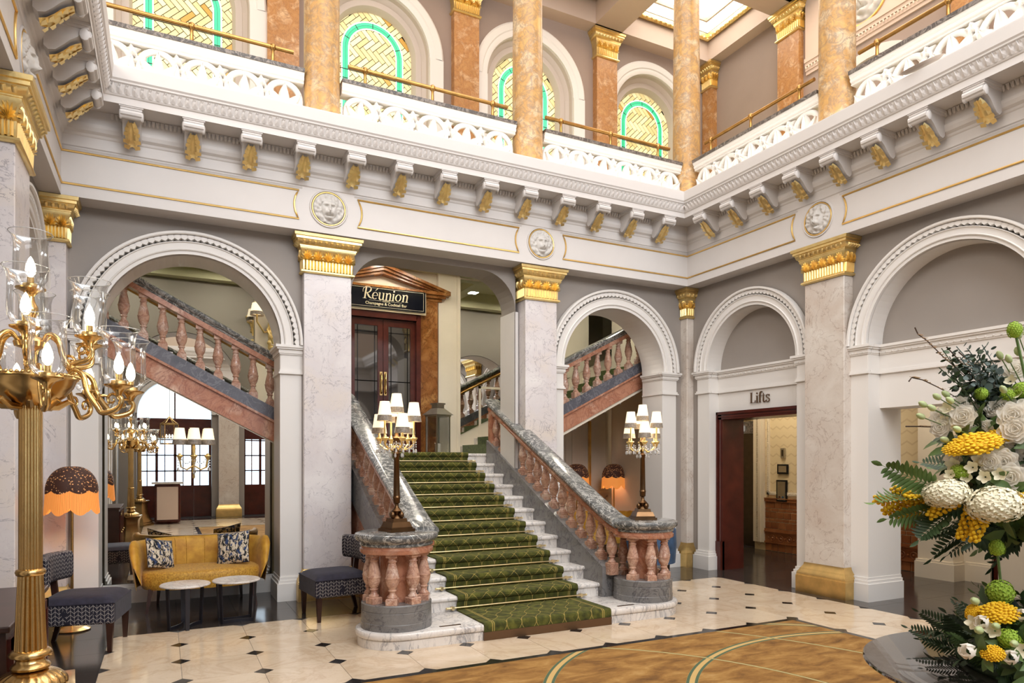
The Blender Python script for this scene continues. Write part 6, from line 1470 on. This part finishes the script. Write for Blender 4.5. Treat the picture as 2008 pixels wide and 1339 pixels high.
for u, v, d, r in ((1912, 884, 2.56, .04), (1959, 886, 2.5, .045), (1920, 902, 2.52, .04), (1928, 876, 2.6, .035), (1868, 911, 2.58, .04), (1935, 917, 2.5, .035), (1975, 868, 2.55, .04), (1855, 800, 2.7, .035), (1942, 872, 2.56, .035), (1905, 916, 2.5, .035), (1862, 930, 2.56, .03), (1930, 935, 2.46, .035), (1895, 935, 2.52, .032), (1960, 930, 2.42, .035), (1850, 825, 2.7, .032), (1915, 815, 2.64, .032), (1990, 770, 2.6, .035), (1980, 745, 2.64, .032), (1875, 838, 2.66, .03)): face(u, v, d, FRE, r)
face(1856, 960, 2.52, HYD, .07, .45, sc=(.075, .075, .048), up=.25); face(1952, 980, 2.4, HYD, .09, .5, sc=(.085, .085, .056), up=.3); face(1912, 866, 2.55, MIM, .06, .3, sc=(.085, .08, .036), up=.3); face(1880, 876, 2.56, MIM, .04, .3, sc=(.05, .05, .026), up=.3); face(2006, 980, 2.4, MIM, .04, sc=(.04, .04, .035), up=.3); face(1952, 855, 2.58, MIM, .03, sc=(.05, .05, .026), up=.3)
face(1922, 770, 2.66, VIB, .03, sc=(.024, .024, .026)); face(2002, 762, 2.6, VIB, .028, sc=(.03, .03, .03)); face(1880, 925, 2.55, VIB, .025, sc=(.032, .025, .025)); face(1976, 772, 2.62, VIB, .03, sc=(.026, .026, .026))
for u, v, d, dx, dz in ((1757, 985, 2.72, -1, .15), (1785, 975, 2.7, -1, .5), (1800, 1000, 2.68, -1, -.3), (1775, 998, 2.7, -1, -.1), (1815, 985, 2.66, -1, .2), (1870, 980, 2.6, -.6, -.4), (1905, 1010, 2.55, -.4, -.8), (1925, 1015, 2.5, -.3, -.9)):
    p = at(u, v, d); dv = Vector((dx*c0, -dx*s0, dz)); put(fa, MSP, p - dv*.1, dv, .9)
for u, v, d in ((1818, 797, 2.72), (1814, 820, 2.72), (1845, 783, 2.7), (1862, 778, 2.7), (1884, 845, 2.62), (1965, 705, 2.7), (1999, 698, 2.66), (1972, 770, 2.6), (1870, 790, 2.68), (1860, 865, 2.66), (2000, 665, 2.66), (1835, 804, 2.7), (1982, 712, 2.66)):
    p = at(u, v, d); put(fa, BUD, p, p - core, .75); q = core + (p-core)*.55; m = MB().tube([tuple(q), tuple((q+p)/2 + Vector((0, 0, .01))), tuple(p)], .002, 5); m.build('stem', M['leaf'], fa)
def branch(pts, leaf, name, n, mat='twig', r=.003):
    m = MB().tube(pts, [r*(1-.6*i/(len(pts)-1)) for i in range(len(pts))], 5); b = m.build(name, M[mat], fa); return b
for P_ in (((1794, 642), (1800, 655), (1818, 668), (1850, 700), (1876, 722), (1930, 775), (1985, 840)), ((1782, 748), (1788, 740), (1810, 745), (1835, 757), (1863, 772), (1910, 800), (1985, 850)), ((1856, 680), (1872, 697), (1900, 730), (1960, 800)), ((1776, 836), (1800, 836), (1850, 838), (1960, 860)), ((1880, 690), (1893, 702), (1920, 745), (1970, 820))):
    pts = [at(u, v, 2.76) for u, v in P_]; b = branch([tuple(p) for p in pts], None, 'twig', 0)
    bl_ = MB()
    for i in range(26):
        t = rnd.random()*(len(pts)*.55); k = int(t); p = pts[k].lerp(pts[k+1], t-k)
        if k == 0: continue
        for q in range(4):
            a = rnd.random()*6; leafshape(bl_, p, Vector((cos(a), sin(a), .6)), Vector((0, 0, 1)), .012, .005)
    bl_.build('blossom', M['petal_blush'], b)
for u, v, k in ((1868, 718, .0), (1880, 735, .1), (1885, 755, .0), (1900, 712, .1), (1920, 715, .1), (1915, 745, .0), (1935, 725, .2), (1945, 712, .2), (1950, 740, .1), (1895, 770, .0), (1870, 750, .0), (1925, 760, .1), (1905, 735, 0), (1960, 755, .2)):
    p = at(u, v, 2.74 + rnd.uniform(-.06, .06)); dv = (p-core) + Vector((rnd.uniform(-.1, .1), rnd.uniform(-.1, .1), .1)); L = dv.normalized(); put(fa, EUC if rnd.random() < .7 else EUC2, p - L*.2, dv, .95)
# star-of-Bethlehem heads
for u, v, d, par, x in ((1990, 648, 2.64, fa, (2006, 720)), (1955, 1075, 2.62, fb, (1962, 1140))):
    p = at(u, v, d); q = at(x[0], x[1], d); put(par, VIB, p, (p-q).normalized(), (.026, .026, .034), 'star_flower_head', both=False); MB().tube([tuple(p), tuple((p+q)/2), tuple(q), tuple(q + (q-p)*.8)], .005, 6).build('stem', M['leaf'], par)
# foliage filling the bouquet
for i in range(230):
    z = rnd.uniform(-.75, .95); a = rnd.random()*2*pi; q = sqrt(1-z*z); dv = Vector((q*cos(a), q*sin(a), z)); k = rnd.uniform(.08, .24) if z > -.2 else rnd.uniform(.08, .2)
    p = core + Vector((dv.x*1.6, dv.y*1.6, dv.z*1.05))*k; me = rnd.choice(FERN + BROAD + BROAD); put(fa, me, p, dv, rnd.uniform(.75, 1.1), both=False)
for i in range(26):
    a = rnd.random()*2*pi; put(fa, rnd.choice(FERN), core + Vector((cos(a)*.3, sin(a)*.3, -.12)), (cos(a), sin(a), rnd.uniform(-1.1, -.2)), rnd.uniform(.7, 1.0), both=False)
put(fa, FERN[1], at(1850, 960, 2.64), Vector((-c0, s0, .35)), .9); put(fa, FERN[1], at(1840, 975, 2.66), Vector((-c0, s0, .05)), .9); put(fa, FERN[1], at(1850, 990, 2.64), Vector((-c0, s0, -.35)), .8); put(fa, FERN[2], at(1870, 1000, 2.6), Vector((-c0, s0, -.7)), .7)
MB().lathe([(0, 0), (.09, 0), (.1, .01), (.1, .03), (.075, .05), (.07, .5), (.09, .62), (.095, .64)], 24).build('vase', M['black_glass'], fa, 40)
MB().ball((0, 0, .74), .16, 14, 10).build('moss_heart', M['leaf_dark'], fa, 60)
# low ring at the foot
face(1959, 1159, 2.55, VIB, .04, .5, fb, (.045, .045, .04)); face(1976, 1252, 2.36, VIB, .03, .5, fb, (.034, .034, .03)); face(1995, 1255, 2.36, VIB, .03, .5, fb, (.03, .03, .03)); face(1958, 1198, 2.45, MIM, .05, .4, fb, (.06, .06, .03), .3); face(1947, 1278, 2.32, MIM, .04, .4, fb, (.034, .034, .026), .3); face(1905, 1200, 2.5, MIM, .02, .4, fb, (.022, .03, .022))
for u, v, d, r in ((1897, 1276, 2.34, .055), (1982, 1288, 2.3, .05), (2004, 1206, 2.4, .045), (1925, 1220, 2.42, .05), (1908, 1220, 2.45, .04), (1948, 1236, 2.38, .04), (2006, 1275, 2.3, .04)): face(u, v, d, TUL if r > .042 else FRE, r, .35, fb)
face(1922, 1236, 2.4, BUD, .02, .3, fb, (.9, .9, .8)); face(1955, 1228, 2.38, BUD, .02, .3, fb, (.8, .8, .8)); face(1990, 1262, 2.3, BUD, .02, .3, fb, (.8, .8, .8)); face(1915, 1180, 2.5, BUD, .02, .3, fb, (.9, .9, .9))
for i in range(230):
    a = rnd.random()*2*pi; r = rnd.uniform(.12, .40); z = rnd.uniform(.03, .30)*(1.05-1.8*r); dv = Vector((cos(a), sin(a), rnd.uniform(.0, 1.1)*(1.2-1.5*r))); put(fb, rnd.choice(FERN[:1]*2 + FERN + BROAD), Vector((r*cos(a), r*sin(a), max(.02, z))), dv, rnd.uniform(.5, .8), both=False)
MB().lathe([(0, .0), (.36, .0), (.38, .03), (.35, .09), (.24, .19), (0, .24)], 24).build('moss_bed', M['leaf_dark'], fb, 60)
